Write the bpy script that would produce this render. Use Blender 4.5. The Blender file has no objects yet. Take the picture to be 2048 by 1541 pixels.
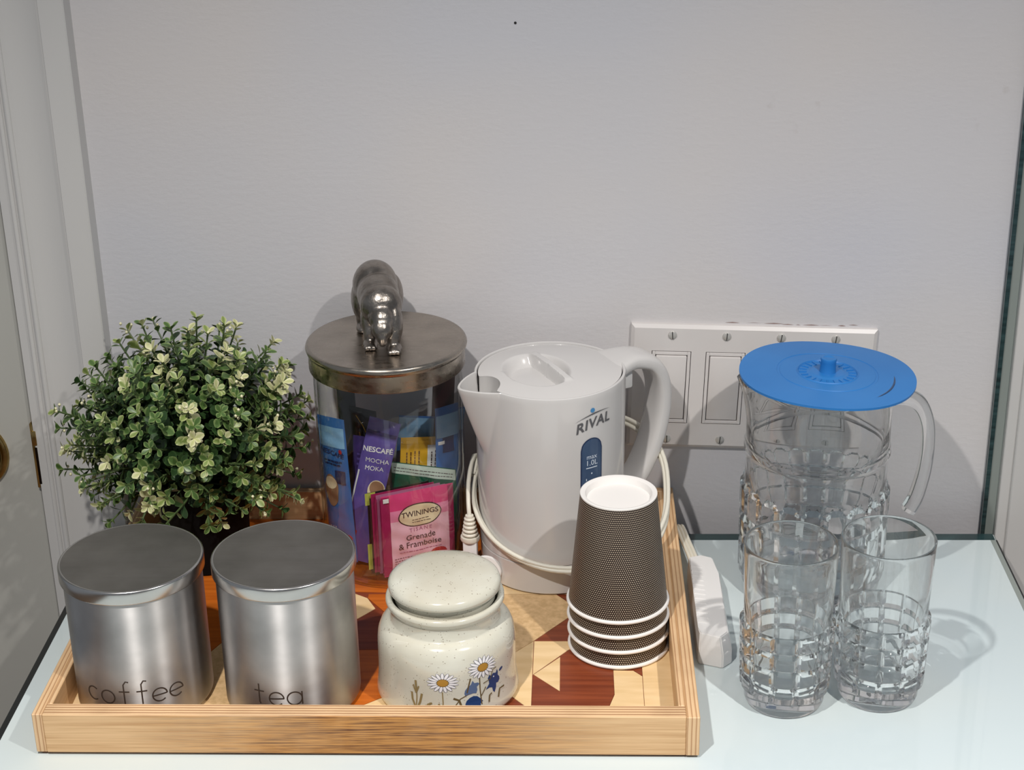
import bpy, bmesh, math, random
from mathutils import Vector, Matrix
import numpy as np

PI = math.pi
sc = bpy.context.scene
COL = sc.collection

# ------------------------------------------------------------------ camera
cam_d = bpy.data.cameras.new('camera')
cam = bpy.data.objects.new('camera', cam_d)
COL.objects.link(cam)
rt = Vector((0.99932, 0.032374, -0.017632)); up = Vector((0.003316, 0.397414, 0.917633)); fw = Vector((-0.036715, 0.917068, -0.397036))
mw = Matrix.Identity(4)
for i in range(3):
    mw[i][0] = rt[i]; mw[i][1] = up[i]; mw[i][2] = -fw[i]
mw[0][3], mw[1][3], mw[2][3] = 0.0001, -1.3423, 0.713
cam.matrix_world = mw
cam_d.sensor_width = 36.0
cam_d.lens = 3382.75 * 36.0 / 2048.0
cam_d.clip_start = 0.05
sc.camera = cam

# ------------------------------------------------------------------ light
world = bpy.data.worlds.new('world'); sc.world = world
world.use_nodes = True
bg = world.node_tree.nodes['Background']
bg.inputs[0].default_value = (0.86, 0.92, 1.0, 1)
bg.inputs[1].default_value = 0.25


def lamp(name, loc, target, power, size, color, spread=180):
    d = bpy.data.lights.new(name, 'AREA'); d.shape = 'DISK'; d.size = size
    d.energy = power; d.color = color; d.spread = math.radians(spread)
    o = bpy.data.objects.new(name, d); COL.objects.link(o)
    o.location = loc
    o.rotation_euler = (Vector(target) - Vector(loc)).to_track_quat('-Z', 'Y').to_euler()
    return o


lamp('downlight', (-0.31, -0.92, 1.16), (-0.26, -0.74, 0.0), 6.45, 0.035, (1.0, 0.955, 0.905), 112)
lamp('downlight', (0.50, -0.92, 1.16), (0.45, -0.74, 0.0), 6.15, 0.035, (1.0, 0.955, 0.905), 112)

sc.view_settings.view_transform = 'Standard'
sc.view_settings.look = 'None'
sc.view_settings.exposure = 0.0
sc.view_settings.gamma = 1.0
sc.view_settings.use_curve_mapping = False
sc.cycles.sample_clamp_indirect = 40.0
sc.cycles.blur_glossy = 0.5
sc.cycles.max_bounces = 18
sc.cycles.transmission_bounces = 18
sc.cycles.transparent_max_bounces = 24
sc.cycles.glossy_bounces = 6
sc.cycles.diffuse_bounces = 4


# ------------------------------------------------------------------ helpers
def srgb(r, g, b):
    f = lambda c: (c / 12.92 if c <= 0.04045 else ((c + 0.055) / 1.055) ** 2.4)
    return (f(r / 255), f(g / 255), f(b / 255), 1)


class NT:
    def __init__(s, m):
        s.t = m.node_tree; s.n = s.t.nodes; s.l = s.t.links
        s.b = s.n.get('Principled BSDF'); s.out = s.n.get('Material Output')

    def new(s, typ, **kw):
        n = s.n.new(typ)
        for k, v in kw.items():
            setattr(n, k, v)
        return n

    def link(s, a, b):
        s.l.new(a, b)


def mat(name, color, rough=0.5, metal=0.0, **kw):
    m = bpy.data.materials.new(name); m.use_nodes = True
    b = m.node_tree.nodes['Principled BSDF']
    b.inputs['Base Color'].default_value = color if len(color) == 4 else (*color, 1)
    b.inputs['Roughness'].default_value = rough
    b.inputs['Metallic'].default_value = metal
    for k, v in kw.items():
        b.inputs[k].default_value = v
    return m


def noisy(m, c1, c2, scale=(20, 20, 20), detail=4, lo=0.35, hi=0.65, coord='Object', rough=None, bump=0.0, bump_scale=None):
    """Base colour varies between c1 and c2 by a (stretched) noise."""
    T = NT(m)
    tc = T.new('ShaderNodeTexCoord'); mp = T.new('ShaderNodeMapping')
    mp.inputs['Scale'].default_value = scale
    T.link(tc.outputs[coord], mp.inputs[0])
    nz = T.new('ShaderNodeTexNoise'); nz.inputs['Scale'].default_value = 1.0; nz.inputs['Detail'].default_value = detail
    T.link(mp.outputs[0], nz.inputs['Vector'])
    rp = T.new('ShaderNodeValToRGB')
    rp.color_ramp.elements[0].position = lo; rp.color_ramp.elements[0].color = c1
    rp.color_ramp.elements[1].position = hi; rp.color_ramp.elements[1].color = c2
    T.link(nz.outputs['Fac'], rp.inputs[0]); T.link(rp.outputs[0], T.b.inputs['Base Color'])
    if rough:
        mr = T.new('ShaderNodeMapRange'); mr.inputs['To Min'].default_value = rough[0]; mr.inputs['To Max'].default_value = rough[1]
        T.link(nz.outputs['Fac'], mr.inputs[0]); T.link(mr.outputs[0], T.b.inputs['Roughness'])
    if bump:
        bp = T.new('ShaderNodeBump'); bp.inputs['Strength'].default_value = bump; bp.inputs['Distance'].default_value = 0.001
        if bump_scale:
            n2 = T.new('ShaderNodeTexNoise'); n2.inputs['Scale'].default_value = bump_scale; n2.inputs['Detail'].default_value = 3
            T.link(tc.outputs[coord], n2.inputs['Vector']); T.link(n2.outputs['Fac'], bp.inputs['Height'])
        else:
            T.link(nz.outputs['Fac'], bp.inputs['Height'])
        T.link(bp.outputs[0], T.b.inputs['Normal'])
    return m


def link(o, parent=None):
    COL.objects.link(o)
    if parent is not None:
        o.parent = parent
    return o


def mesh(name, verts, faces, m, parent=None, smooth=True, angle=35, mats=None, idx=None, uvs=None):
    me = bpy.data.meshes.new(name)
    me.from_pydata([tuple(v) for v in verts], [], faces)
    if mats:
        for x in mats: me.materials.append(x)
    elif m is not None:
        me.materials.append(m)
    if idx is not None:
        me.polygons.foreach_set('material_index', idx)
    if uvs is not None:
        ul = me.uv_layers.new(name='UVMap')
        flat = []
        for p in me.polygons:
            for vi in p.vertices:
                flat.extend(uvs[vi])
        ul.data.foreach_set('uv', flat)
    if smooth:
        me.polygons.foreach_set('use_smooth', [True] * len(me.polygons))
        me.set_sharp_from_angle(angle=math.radians(angle))
    me.update()
    return link(bpy.data.objects.new(name, me), parent)


def bm_obj(name, bm, m, parent=None, smooth=False, angle=35):
    bmesh.ops.recalc_face_normals(bm, faces=bm.faces)
    me = bpy.data.meshes.new(name); bm.to_mesh(me); bm.free()
    if m is not None: me.materials.append(m)
    if smooth:
        me.polygons.foreach_set('use_smooth', [True] * len(me.polygons))
        me.set_sharp_from_angle(angle=math.radians(angle))
    return link(bpy.data.objects.new(name, me), parent)


def add_box(bm, x0, x1, y0, y1, z0, z1, bevel=0.0, seg=2):
    r = bmesh.ops.create_cube(bm, size=1.0)
    vs = r['verts']
    for v in vs:
        v.co = Vector(((x0 + x1) / 2 + v.co.x * (x1 - x0), (y0 + y1) / 2 + v.co.y * (y1 - y0), (z0 + z1) / 2 + v.co.z * (z1 - z0)))
    if bevel:
        es = list({e for v in vs for e in v.link_edges})
        bmesh.ops.bevel(bm, geom=es, offset=bevel, segments=seg, profile=0.5, affect='EDGES')


def box(name, x0, x1, y0, y1, z0, z1, m, parent=None, bevel=0.0):
    bm = bmesh.new(); add_box(bm, x0, x1, y0, y1, z0, z1, bevel)
    return bm_obj(name, bm, m, parent, smooth=bevel > 0, angle=50)


def thing(name, label, cat, loc=(0, 0, 0), rz=0.0, group=None):
    o = bpy.data.objects.new(name, None); COL.objects.link(o)
    o.empty_display_size = 0.02
    o.location = loc; o.rotation_euler = (0, 0, rz)
    o['label'] = label; o['category'] = cat
    if group: o['group'] = group
    return o


def struct(o, label=None):
    o['kind'] = 'structure'
    if label: o['label'] = label
    return o


def lathe_data(profile, n=96, rfun=None):
    """profile: (r, z) list from start to end; r==0 ends become poles."""
    V = []; F = []; rows = []
    for k, (r, z) in enumerate(profile):
        if r <= 1e-7:
            rows.append([len(V)]); V.append((0, 0, z))
        else:
            row = []
            for i in range(n):
                a = 2 * PI * i / n
                rr = rfun(a, r, z, k) if rfun else r
                row.append(len(V)); V.append((rr * math.cos(a), rr * math.sin(a), z))
            rows.append(row)
    for a, b in zip(rows[:-1], rows[1:]):
        if len(a) == 1 and len(b) == 1: continue
        for i in range(n):
            j = (i + 1) % n
            if len(a) == 1: F.append((a[0], b[j], b[i]))
            elif len(b) == 1: F.append((a[i], a[j], b[0]))
            else: F.append((a[i], a[j], b[j], b[i]))
    return V, F


def lathe(name, profile, m, parent=None, n=96, rfun=None, angle=35, loc=None):
    V, F = lathe_data(profile, n, rfun)
    o = mesh(name, V, F, m, parent, True, angle)
    if loc: o.location = loc
    return o


def inner_slot(o, key, n, k0):
    """give the faces from profile row k0 on (the inner wall) a second material slot"""
    o.data.materials.append(M[key])
    for p in o.data.polygons:
        vs = p.vertices
        if min(vs) >= 1 + (k0 - 1) * n: p.material_index = 1


def arc(cx, cz, r, a0, a1, n=6):
    return [(cx + r * math.cos(math.radians(a0 + (a1 - a0) * i / n)), cz + r * math.sin(math.radians(a0 + (a1 - a0) * i / n))) for i in range(n + 1)]


def catmull(pts, n=8):
    P = [Vector(p) for p in pts]; P = [2 * P[0] - P[1]] + P + [2 * P[-1] - P[-2]]
    out = []
    for i in range(1, len(P) - 2):
        for k in range(n):
            t = k / n
            out.append(0.5 * ((2 * P[i]) + (-P[i - 1] + P[i + 1]) * t + (2 * P[i - 1] - 5 * P[i] + 4 * P[i + 1] - P[i + 2]) * t * t + (-P[i - 1] + 3 * P[i] - 3 * P[i + 1] + P[i + 2]) * t ** 3))
    out.append(P[-2].copy())
    return out


def sweep_data(path, sect, side=None, closed=False, cap=True):
    """sect(i, t) -> list of 2D points (a along side vector, b along normal)."""
    V = []; F = []; n = len(path); rows = []
    prev = None
    for i, p in enumerate(path):
        if closed: t = (path[(i + 1) % n] - path[i - 1]).normalized()
        else: t = (path[min(i + 1, n - 1)] - path[max(i - 1, 0)]).normalized()
        if side is not None:
            s = Vector(side); s = (s - t * s.dot(t)).normalized()
        else:
            if prev is None:
                s = t.orthogonal().normalized()
            else:
                s = (prev - t * prev.dot(t)).normalized()
            prev = s
        b = t.cross(s)
        row = []
        for (u, v) in sect(i, i / max(1, n - 1)):
            row.append(len(V)); V.append(p + s * u + b * v)
        rows.append(row)
    m = len(rows[0])
    pairs = list(zip(rows[:-1], rows[1:])) + ([(rows[-1], rows[0])] if closed else [])
    for a, b in pairs:
        for k in range(m):
            F.append((a[k], a[(k + 1) % m], b[(k + 1) % m], b[k]))
    if cap and not closed:
        F.append(tuple(reversed(rows[0]))); F.append(tuple(rows[-1]))
    return V, F


def circ(r, n=10):
    pts = [(r * math.cos(2 * PI * k / n), r * math.sin(2 * PI * k / n)) for k in range(n)]
    return lambda i, t: pts


def superell(a, b, p=3.0, n=24):
    out = []
    for k in range(n):
        th = 2 * PI * k / n; c, s = math.cos(th), math.sin(th)
        out.append((a * math.copysign(abs(c) ** (2 / p), c), b * math.copysign(abs(s) ** (2 / p), s)))
    return out


class Acc:
    """accumulates verts / faces / uvs / material index for one joined mesh"""
    def __init__(s): s.V = []; s.F = []; s.U = []; s.I = []

    def add(s, V, F, U=None, mi=0):
        o = len(s.V); s.V.extend(V); s.F.extend(tuple(i + o for i in f) for f in F)
        if U: s.U.extend(U)
        s.I.extend([mi] * len(F))

    def obj(s, name, mats, parent=None, smooth=True, angle=40):
        return mesh(name, s.V, s.F, None, parent, smooth, angle, mats=mats, idx=s.I, uvs=s.U if s.U else None)


_txt = {}


def text2d(s, size=1.0, shear=0.0, space=1.0, bold=0.0):
    """letters as flat 2D triangles: list of (x, y), faces; centred on x, baseline y = 0."""
    key = (s, shear, space, bold)
    if key not in _txt:
        cu = bpy.data.curves.new('txt', 'FONT'); cu.body = s; cu.size = 1.0; cu.shear = shear; cu.space_character = space
        cu.align_x = 'CENTER'; cu.offset = bold; cu.resolution_u = 3
        ob = bpy.data.objects.new('txt', cu); COL.objects.link(ob)
        dg = bpy.context.evaluated_depsgraph_get()
        me = ob.evaluated_get(dg).to_mesh()
        _txt[key] = ([(v.co.x, v.co.y) for v in me.vertices], [tuple(p.vertices) for p in me.polygons])
        ob.evaluated_get(dg).to_mesh_clear()
        bpy.data.objects.remove(ob); bpy.data.curves.remove(cu)
    V, F = _txt[key]
    return [(x * size, y * size) for x, y in V], F


def ribbon2d(pts, w):
    V = []; F = []
    n = len(pts)
    for i in range(n):
        a = pts[max(i - 1, 0)]; b = pts[min(i + 1, n - 1)]
        dx, dy = b[0] - a[0], b[1] - a[1]; L = math.hypot(dx, dy) or 1
        nx, ny = -dy / L * w / 2, dx / L * w / 2
        V += [(pts[i][0] + nx, pts[i][1] + ny), (pts[i][0] - nx, pts[i][1] - ny)]
    for i in range(n - 1):
        F.append((2 * i, 2 * i + 1, 2 * i + 3, 2 * i + 2))
    return V, F


def ell2d(cx, cy, a, b, n=24, rot=0.0):
    c, s = math.cos(rot), math.sin(rot)
    V = [(cx, cy)] + [(cx + a * math.cos(2 * PI * k / n) * c - b * math.sin(2 * PI * k / n) * s, cy + a * math.cos(2 * PI * k / n) * s + b * math.sin(2 * PI * k / n) * c) for k in range(n)]
    return V, [(0, 1 + k, 1 + (k + 1) % n) for k in range(n)]


def ring2d(cx, cy, a, b, n=32, m=5):
    V = [(cx, cy)]; F = []
    for j in range(1, m + 1):
        for k in range(n):
            V.append((cx + a * j / m * math.cos(2 * PI * k / n), cy + b * j / m * math.sin(2 * PI * k / n)))
    for k in range(n): F.append((0, 1 + k, 1 + (k + 1) % n))
    for j in range(m - 1):
        for k in range(n):
            F.append((1 + j * n + k, 1 + (j + 1) * n + k, 1 + (j + 1) * n + (k + 1) % n, 1 + j * n + (k + 1) % n))
    return V, F


def refine(V, F, h):
    """triangulate a flat 2D shape and split its long edges, so that it can follow a curved surface"""
    bm = bmesh.new(); vs = [bm.verts.new((x, y, 0)) for x, y in V]
    for f in F:
        try: bm.faces.new([vs[i] for i in f])
        except ValueError: pass
    bmesh.ops.triangulate(bm, faces=bm.faces)
    for _ in range(4):
        es = [e for e in bm.edges if e.calc_length() > h]
        if not es: break
        bmesh.ops.subdivide_edges(bm, edges=es, cuts=1, use_grid_fill=False)
        bmesh.ops.triangulate(bm, faces=[f for f in bm.faces if len(f.verts) > 3])
    bm.verts.index_update()
    V2 = [(v.co.x, v.co.y) for v in bm.verts]; F2 = [tuple(v.index for v in f.verts) for f in bm.faces]
    bm.free()
    return V2, F2


def wrap_cyl(V2, ang0, z0, rfun):
    """2D (x along arc, y up) -> on a cylinder around local Z, ang0 in degrees."""
    out = []
    for x, y in V2:
        z = z0 + y; r = rfun(z)
        a = math.radians(ang0) + x / r
        out.append((r * math.cos(a), r * math.sin(a), z))
    return out


# ------------------------------------------------------------------ materials
M = {}
# painted wall: warm/cool mottling, roller texture
def wall_mat():
    m = mat('painted_wall', (0.5, 0.5, 0.5), 0.55)
    T = NT(m)
    tc = T.new('ShaderNodeTexCoord')
    n1 = T.new('ShaderNodeTexNoise'); n1.inputs['Scale'].default_value = 3.0; n1.inputs['Detail'].default_value = 2
    T.link(tc.outputs['Object'], n1.inputs['Vector'])
    rp = T.new('ShaderNodeValToRGB')
    rp.color_ramp.elements[0].position = 0.38; rp.color_ramp.elements[0].color = WALL_A
    rp.color_ramp.elements[1].position = 0.62; rp.color_ramp.elements[1].color = WALL_B
    T.link(n1.outputs['Fac'], rp.inputs[0])
    # scuffs: small sparse smudges
    n2 = T.new('ShaderNodeTexNoise'); n2.inputs['Scale'].default_value = 42.0; n2.inputs['Detail'].default_value = 6
    n3 = T.new('ShaderNodeTexNoise'); n3.inputs['Scale'].default_value = 7.0; n3.inputs['Detail'].default_value = 1
    for n in (n2, n3): T.link(tc.outputs['Object'], n.inputs['Vector'])
    mu = T.new('ShaderNodeMath', operation='MULTIPLY'); T.link(n2.outputs['Fac'], mu.inputs[0]); T.link(n3.outputs['Fac'], mu.inputs[1])
    mr = T.new('ShaderNodeMapRange'); mr.inputs['From Min'].default_value = 0.43; mr.inputs['From Max'].default_value = 0.55
    mr.inputs['To Max'].default_value = 0.35
    T.link(mu.outputs[0], mr.inputs[0])
    mx = T.new('ShaderNodeMix', data_type='RGBA'); T.link(mr.outputs[0], mx.inputs[0]); T.link(rp.outputs[0], mx.inputs[6])
    mx.inputs[7].default_value = srgb(150, 132, 122)
    T.link(mx.outputs[2], T.b.inputs['Base Color'])
    n4 = T.new('ShaderNodeTexNoise'); n4.inputs['Scale'].default_value = 260.0; n4.inputs['Detail'].default_value = 3
    mp = T.new('ShaderNodeMapping'); mp.inputs['Scale'].default_value = (0.5, 1, 1)
    T.link(tc.outputs['Object'], mp.inputs[0]); T.link(mp.outputs[0], n4.inputs['Vector'])
    bp = T.new('ShaderNodeBump'); bp.inputs['Strength'].default_value = 0.22; bp.inputs['Distance'].default_value = 0.001
    T.link(n4.outputs['Fac'], bp.inputs['Height']); T.link(bp.outputs[0], T.b.inputs['Normal'])
    T.b.inputs['Specular IOR Level'].default_value = 0.35
    return m


WALL_A = srgb(206, 206, 211)
WALL_B = srgb(212, 208, 207)
M['wall'] = wall_mat()
M['trim'] = noisy(mat('trim_paint', (0.6, 0.6, 0.6), 0.38), srgb(200, 199, 197), srgb(208, 207, 205), (6, 6, 2), bump=0.05, bump_scale=150)
M['door'] = noisy(mat('door_paint', (0.5, 0.5, 0.48), 0.35), srgb(178, 178, 172), srgb(188, 188, 182), (5, 5, 3), bump=0.04, bump_scale=120)
M['dark_gap'] = mat('dark_gap', (0.012, 0.012, 0.012), 0.8)
M['brass'] = noisy(mat('brass', (0.6, 0.45, 0.2), 0.2, 1.0), srgb(190, 165, 110), srgb(150, 120, 70), (60, 60, 60))
M['bronze'] = mat('dark_bronze', srgb(45, 35, 28), 0.25, 0.9)
M['glass_edge'] = noisy(mat('glass_edge_green', (0.02, 0.06, 0.06), 0.12), srgb(28, 46, 48), srgb(52, 76, 78), (8, 8, 200))
M['glass_edge_pale'] = mat('glass_edge_pale', srgb(140, 148, 144), 0.3)
M['black_edge'] = mat('black_edge', srgb(16, 20, 22), 0.25)


def table_mat():
    m = mat('white_glass', (0.7, 0.78, 0.78), 0.5)
    T = NT(m)
    tc = T.new('ShaderNodeTexCoord')
    n1 = T.new('ShaderNodeTexNoise'); n1.inputs['Scale'].default_value = 5.0
    T.link(tc.outputs['Object'], n1.inputs['Vector'])
    rp = T.new('ShaderNodeValToRGB')
    rp.color_ramp.elements[0].position = 0.4; rp.color_ramp.elements[0].color = srgb(199, 212, 216)
    rp.color_ramp.elements[1].position = 0.6; rp.color_ramp.elements[1].color = srgb(204, 214, 214)
    T.link(n1.outputs['Fac'], rp.inputs[0])
    # tiny scratches / specks
    v = T.new('ShaderNodeTexVoronoi'); v.inputs['Scale'].default_value = 90
    T.link(tc.outputs['Object'], v.inputs['Vector'])
    n5 = T.new('ShaderNodeTexNoise'); n5.inputs['Scale'].default_value = 14; T.link(tc.outputs['Object'], n5.inputs['Vector'])
    mr = T.new('ShaderNodeMapRange'); mr.inputs['From Min'].default_value = 0.08; mr.inputs['From Max'].default_value = 0.04; mr.inputs['To Max'].default_value = 0.35
    T.link(v.outputs['Distance'], mr.inputs[0])
    gt = T.new('ShaderNodeMath', operation='GREATER_THAN'); gt.inputs[1].default_value = 0.64; T.link(n5.outputs['Fac'], gt.inputs[0])
    mu = T.new('ShaderNodeMath', operation='MULTIPLY'); T.link(mr.outputs[0], mu.inputs[0]); T.link(gt.outputs[0], mu.inputs[1])
    mx = T.new('ShaderNodeMix', data_type='RGBA'); T.link(mu.outputs[0], mx.inputs[0]); T.link(rp.outputs[0], mx.inputs[6])
    mx.inputs[7].default_value = srgb(150, 165, 165)
    T.link(mx.outputs[2], T.b.inputs['Base Color'])
    T.b.inputs['Coat Weight'].default_value = 1.0; T.b.inputs['Coat Roughness'].default_value = 0.02; T.b.inputs['Coat IOR'].default_value = 1.5
    T.b.inputs['Specular IOR Level'].default_value = 0.0
    return m


M['table'] = table_mat()
M['cabinet'] = noisy(mat('cabinet_white', (0.6, 0.6, 0.6), 0.5), srgb(196, 198, 198), srgb(204, 205, 205), (4, 4, 4))
M['floor'] = noisy(mat('floor_wood', (0.2, 0.14, 0.1), 0.4), srgb(120, 96, 76), srgb(146, 120, 96), (3, 40, 3))


def ply_mat(name, axis, dark=(158, 114, 78)):
    """plywood edge: veneer stripes across `axis` (object space), 5 plies in 14 mm"""
    m = mat(name, (0.6, 0.45, 0.3), 0.55)
    T = NT(m)
    tc = T.new('ShaderNodeTexCoord'); sp = T.new('ShaderNodeSeparateXYZ')
    nz = T.new('ShaderNodeTexNoise'); nz.inputs['Scale'].default_value = 60; nz.inputs['Detail'].default_value = 5
    T.link(tc.outputs['Object'], nz.inputs['Vector']); T.link(tc.outputs['Object'], sp.inputs[0])
    mu = T.new('ShaderNodeMath', operation='MULTIPLY'); mu.inputs[1].default_value = 330.0
    T.link(sp.outputs[axis], mu.inputs[0])
    ad = T.new('ShaderNodeMath', operation='MULTIPLY_ADD'); ad.inputs[1].default_value = 0.14
    T.link(nz.outputs['Fac'], ad.inputs[0]); T.link(mu.outputs[0], ad.inputs[2])
    fr = T.new('ShaderNodeMath', operation='FRACT'); T.link(ad.outputs[0], fr.inputs[0])
    rp = T.new('ShaderNodeValToRGB')
    e = rp.color_ramp.elements
    e[0].position = 0.0; e[0].color = srgb(224, 190, 148)
    e[1].position = 0.56; e[1].color = srgb(220, 184, 142)
    x = rp.color_ramp.elements.new(0.70); x.color = srgb(*dark)
    x = rp.color_ramp.elements.new(0.90); x.color = srgb(*dark)
    x = rp.color_ramp.elements.new(1.0); x.color = srgb(224, 190, 148)
    T.link(fr.outputs[0], rp.inputs[0])
    n2 = T.new('ShaderNodeTexNoise'); n2.inputs['Scale'].default_value = 18; n2.inputs['Detail'].default_value = 6
    T.link(tc.outputs['Object'], n2.inputs['Vector'])
    mx = T.new('ShaderNodeMix', data_type='RGBA'); mx.blend_type = 'MULTIPLY'; mx.inputs[0].default_value = 0.5
    r2 = T.new('ShaderNodeValToRGB'); r2.color_ramp.elements[0].position = 0.3; r2.color_ramp.elements[0].color = (0.55, 0.5, 0.45, 1); r2.color_ramp.elements[1].position = 0.6; r2.color_ramp.elements[1].color = (1, 1, 1, 1)
    T.link(n2.outputs['Fac'], r2.inputs[0]); T.link(rp.outputs[0], mx.inputs[6]); T.link(r2.outputs[0], mx.inputs[7])
    T.link(mx.outputs[2], T.b.inputs['Base Color'])
    return m


def rail_face_mat():
    """front veneer of the tray: pale birch with a scorched, streaky brown stain in the middle"""
    m = mat('birch_face', (0.6, 0.45, 0.3), 0.5)
    T = NT(m)
    tc = T.new('ShaderNodeTexCoord'); sp = T.new('ShaderNodeSeparateXYZ'); T.link(tc.outputs['Object'], sp.inputs[0])
    mp = T.new('ShaderNodeMapping'); mp.inputs['Scale'].default_value = (14, 60, 620); T.link(tc.outputs['Object'], mp.inputs[0])
    n1 = T.new('ShaderNodeTexNoise'); n1.inputs['Scale'].default_value = 1.0; n1.inputs['Detail'].default_value = 5; T.link(mp.outputs[0], n1.inputs['Vector'])
    rp = T.new('ShaderNodeValToRGB')
    rp.color_ramp.elements[0].position = 0.3; rp.color_ramp.elements[0].color = srgb(196, 154, 108)
    rp.color_ramp.elements[1].position = 0.62; rp.color_ramp.elements[1].color = srgb(222, 184, 138)
    T.link(n1.outputs['Fac'], rp.inputs[0])
    # stain mask: broad band from x=-0.13..0.10 (object space centred), modulated by noise
    nb = T.new('ShaderNodeTexNoise'); nb.inputs['Scale'].default_value = 9; nb.inputs['Detail'].default_value = 4; T.link(tc.outputs['Object'], nb.inputs['Vector'])
    ax = T.new('ShaderNodeMath', operation='ADD'); ax.inputs[1].default_value = -0.005; T.link(sp.outputs[0], ax.inputs[0])
    ab = T.new('ShaderNodeMath', operation='ABSOLUTE'); T.link(ax.outputs[0], ab.inputs[0])
    mr = T.new('ShaderNodeMapRange'); mr.inputs['From Min'].default_value = 0.175; mr.inputs['From Max'].default_value = 0.06; T.link(ab.outputs[0], mr.inputs[0])
    ms = T.new('ShaderNodeMath', operation='MULTIPLY'); T.link(mr.outputs[0], ms.inputs[0])
    mk = T.new('ShaderNodeMapRange'); mk.inputs['From Min'].default_value = 0.22; mk.inputs['From Max'].default_value = 0.48; T.link(nb.outputs['Fac'], mk.inputs[0])
    T.link(mk.outputs[0], ms.inputs[1])
    mp2 = T.new('ShaderNodeMapping'); mp2.inputs['Scale'].default_value = (34, 60, 1500); T.link(tc.outputs['Object'], mp2.inputs[0])
    n2 = T.new('ShaderNodeTexNoise'); n2.inputs['Scale'].default_value = 1.0; n2.inputs['Detail'].default_value = 6; T.link(mp2.outputs[0], n2.inputs['Vector'])
    r2 = T.new('ShaderNodeValToRGB')
    r2.color_ramp.elements[0].position = 0.36; r2.color_ramp.elements[0].color = srgb(98, 54, 20)
    r2.color_ramp.elements[1].position = 0.60; r2.color_ramp.elements[1].color = srgb(196, 138, 70)
    T.link(n2.outputs['Fac'], r2.inputs[0])
    mx = T.new('ShaderNodeMix', data_type='RGBA'); T.link(ms.outputs[0], mx.inputs[0]); T.link(rp.outputs[0], mx.inputs[6]); T.link(r2.outputs[0], mx.inputs[7])
    T.link(mx.outputs[2], T.b.inputs['Base Color'])
    return m


M['ply_x'] = ply_mat('plywood_edge_side', 'X', (184, 142, 102))
M['ply_y'] = ply_mat('plywood_edge_front', 'Y')
M['rail_face'] = rail_face_mat()
M['birch'] = noisy(mat('birch', (0.6, 0.45, 0.3), 0.5), srgb(198, 158, 112), srgb(216, 178, 134), (20, 20, 300))
M['maple'] = noisy(mat('maple_veneer', (0.7, 0.55, 0.36), 0.42), srgb(222, 190, 140), srgb(234, 204, 158), (25, 120, 25), bump=0.03)
M['burr'] = noisy(mat('burr_veneer', (0.7, 0.55, 0.36), 0.45), srgb(196, 162, 116), srgb(218, 184, 138), (220, 220, 220))
M['padauk'] = noisy(mat('padauk_veneer', (0.5, 0.16, 0.03), 0.38), srgb(172, 84, 20), srgb(200, 106, 32), (12, 160, 12))
M['sapele'] = noisy(mat('sapele_veneer', (0.25, 0.07, 0.03), 0.38), srgb(112, 48, 24), srgb(138, 66, 36), (12, 200, 12))


def steel_mat(name, c, rough, aniso, smudge, bands):
    m = mat(name, c, rough, 1.0)
    T = NT(m)
    tc = T.new('ShaderNodeTexCoord'); mp = T.new('ShaderNodeMapping'); mp.inputs['Scale'].default_value = bands
    T.link(tc.outputs['Object'], mp.inputs[0])
    n1 = T.new('ShaderNodeTexNoise'); n1.inputs['Scale'].default_value = 1.0; n1.inputs['Detail'].default_value = 6; T.link(mp.outputs[0], n1.inputs['Vector'])
    mr = T.new('ShaderNodeMapRange'); mr.inputs['From Min'].default_value = 0.3; mr.inputs['From Max'].default_value = 0.7
    mr.inputs['To Min'].default_value = rough - smudge; mr.inputs['To Max'].default_value = rough + smudge
    T.link(n1.outputs['Fac'], mr.inputs[0]); T.link(mr.outputs[0], T.b.inputs['Roughness'])
    n2 = T.new('ShaderNodeTexNoise'); n2.inputs['Scale'].default_value = 26; n2.inputs['Detail'].default_value = 5; T.link(tc.outputs['Object'], n2.inputs['Vector'])
    mx = T.new('ShaderNodeMix', data_type='RGBA')
    r = T.new('ShaderNodeMapRange'); r.inputs['From Min'].default_value = 0.4; r.inputs['From Max'].default_value = 0.7; T.link(n2.outputs['Fac'], r.inputs[0])
    T.link(r.outputs[0], mx.inputs[0]); mx.inputs[6].default_value = c; mx.inputs[7].default_value = tuple(x * 0.78 for x in c[:3]) + (1,)
    T.link(mx.outputs[2], T.b.inputs['Base Color'])
    if aniso:
        T.b.inputs['Anisotropic'].default_value = aniso; T.b.inputs['Anisotropic Rotation'].default_value = 0.25
        tg = T.new('ShaderNodeTangent'); tg.direction_type = 'RADIAL'; tg.axis = 'Z'
        T.link(tg.outputs[0], T.b.inputs['Tangent'])
    return m


M['steel_body'] = steel_mat('brushed_steel_body', srgb(206, 204, 203), 0.42, 0.96, 0.03, (9, 9, 90))
M['steel_lid'] = steel_mat('dull_steel_lid', srgb(146, 143, 138), 0.38, 0.0, 0.08, (12, 160, 12))
M['steel_rim'] = steel_mat('bright_steel_rim', srgb(196, 194, 192), 0.24, 0.0, 0.04, (9, 9, 90))
M['engraving'] = mat('engraved_lettering', srgb(58, 46, 38), 0.6)
M['pewter'] = steel_mat('antique_pewter', srgb(168, 160, 150), 0.28, 0.0, 0.12, (70, 220, 220))
M['pewter_top'] = steel_mat('worn_pewter_top', srgb(172, 163, 153), 0.30, 0.0, 0.07, (60, 260, 60))


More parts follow.
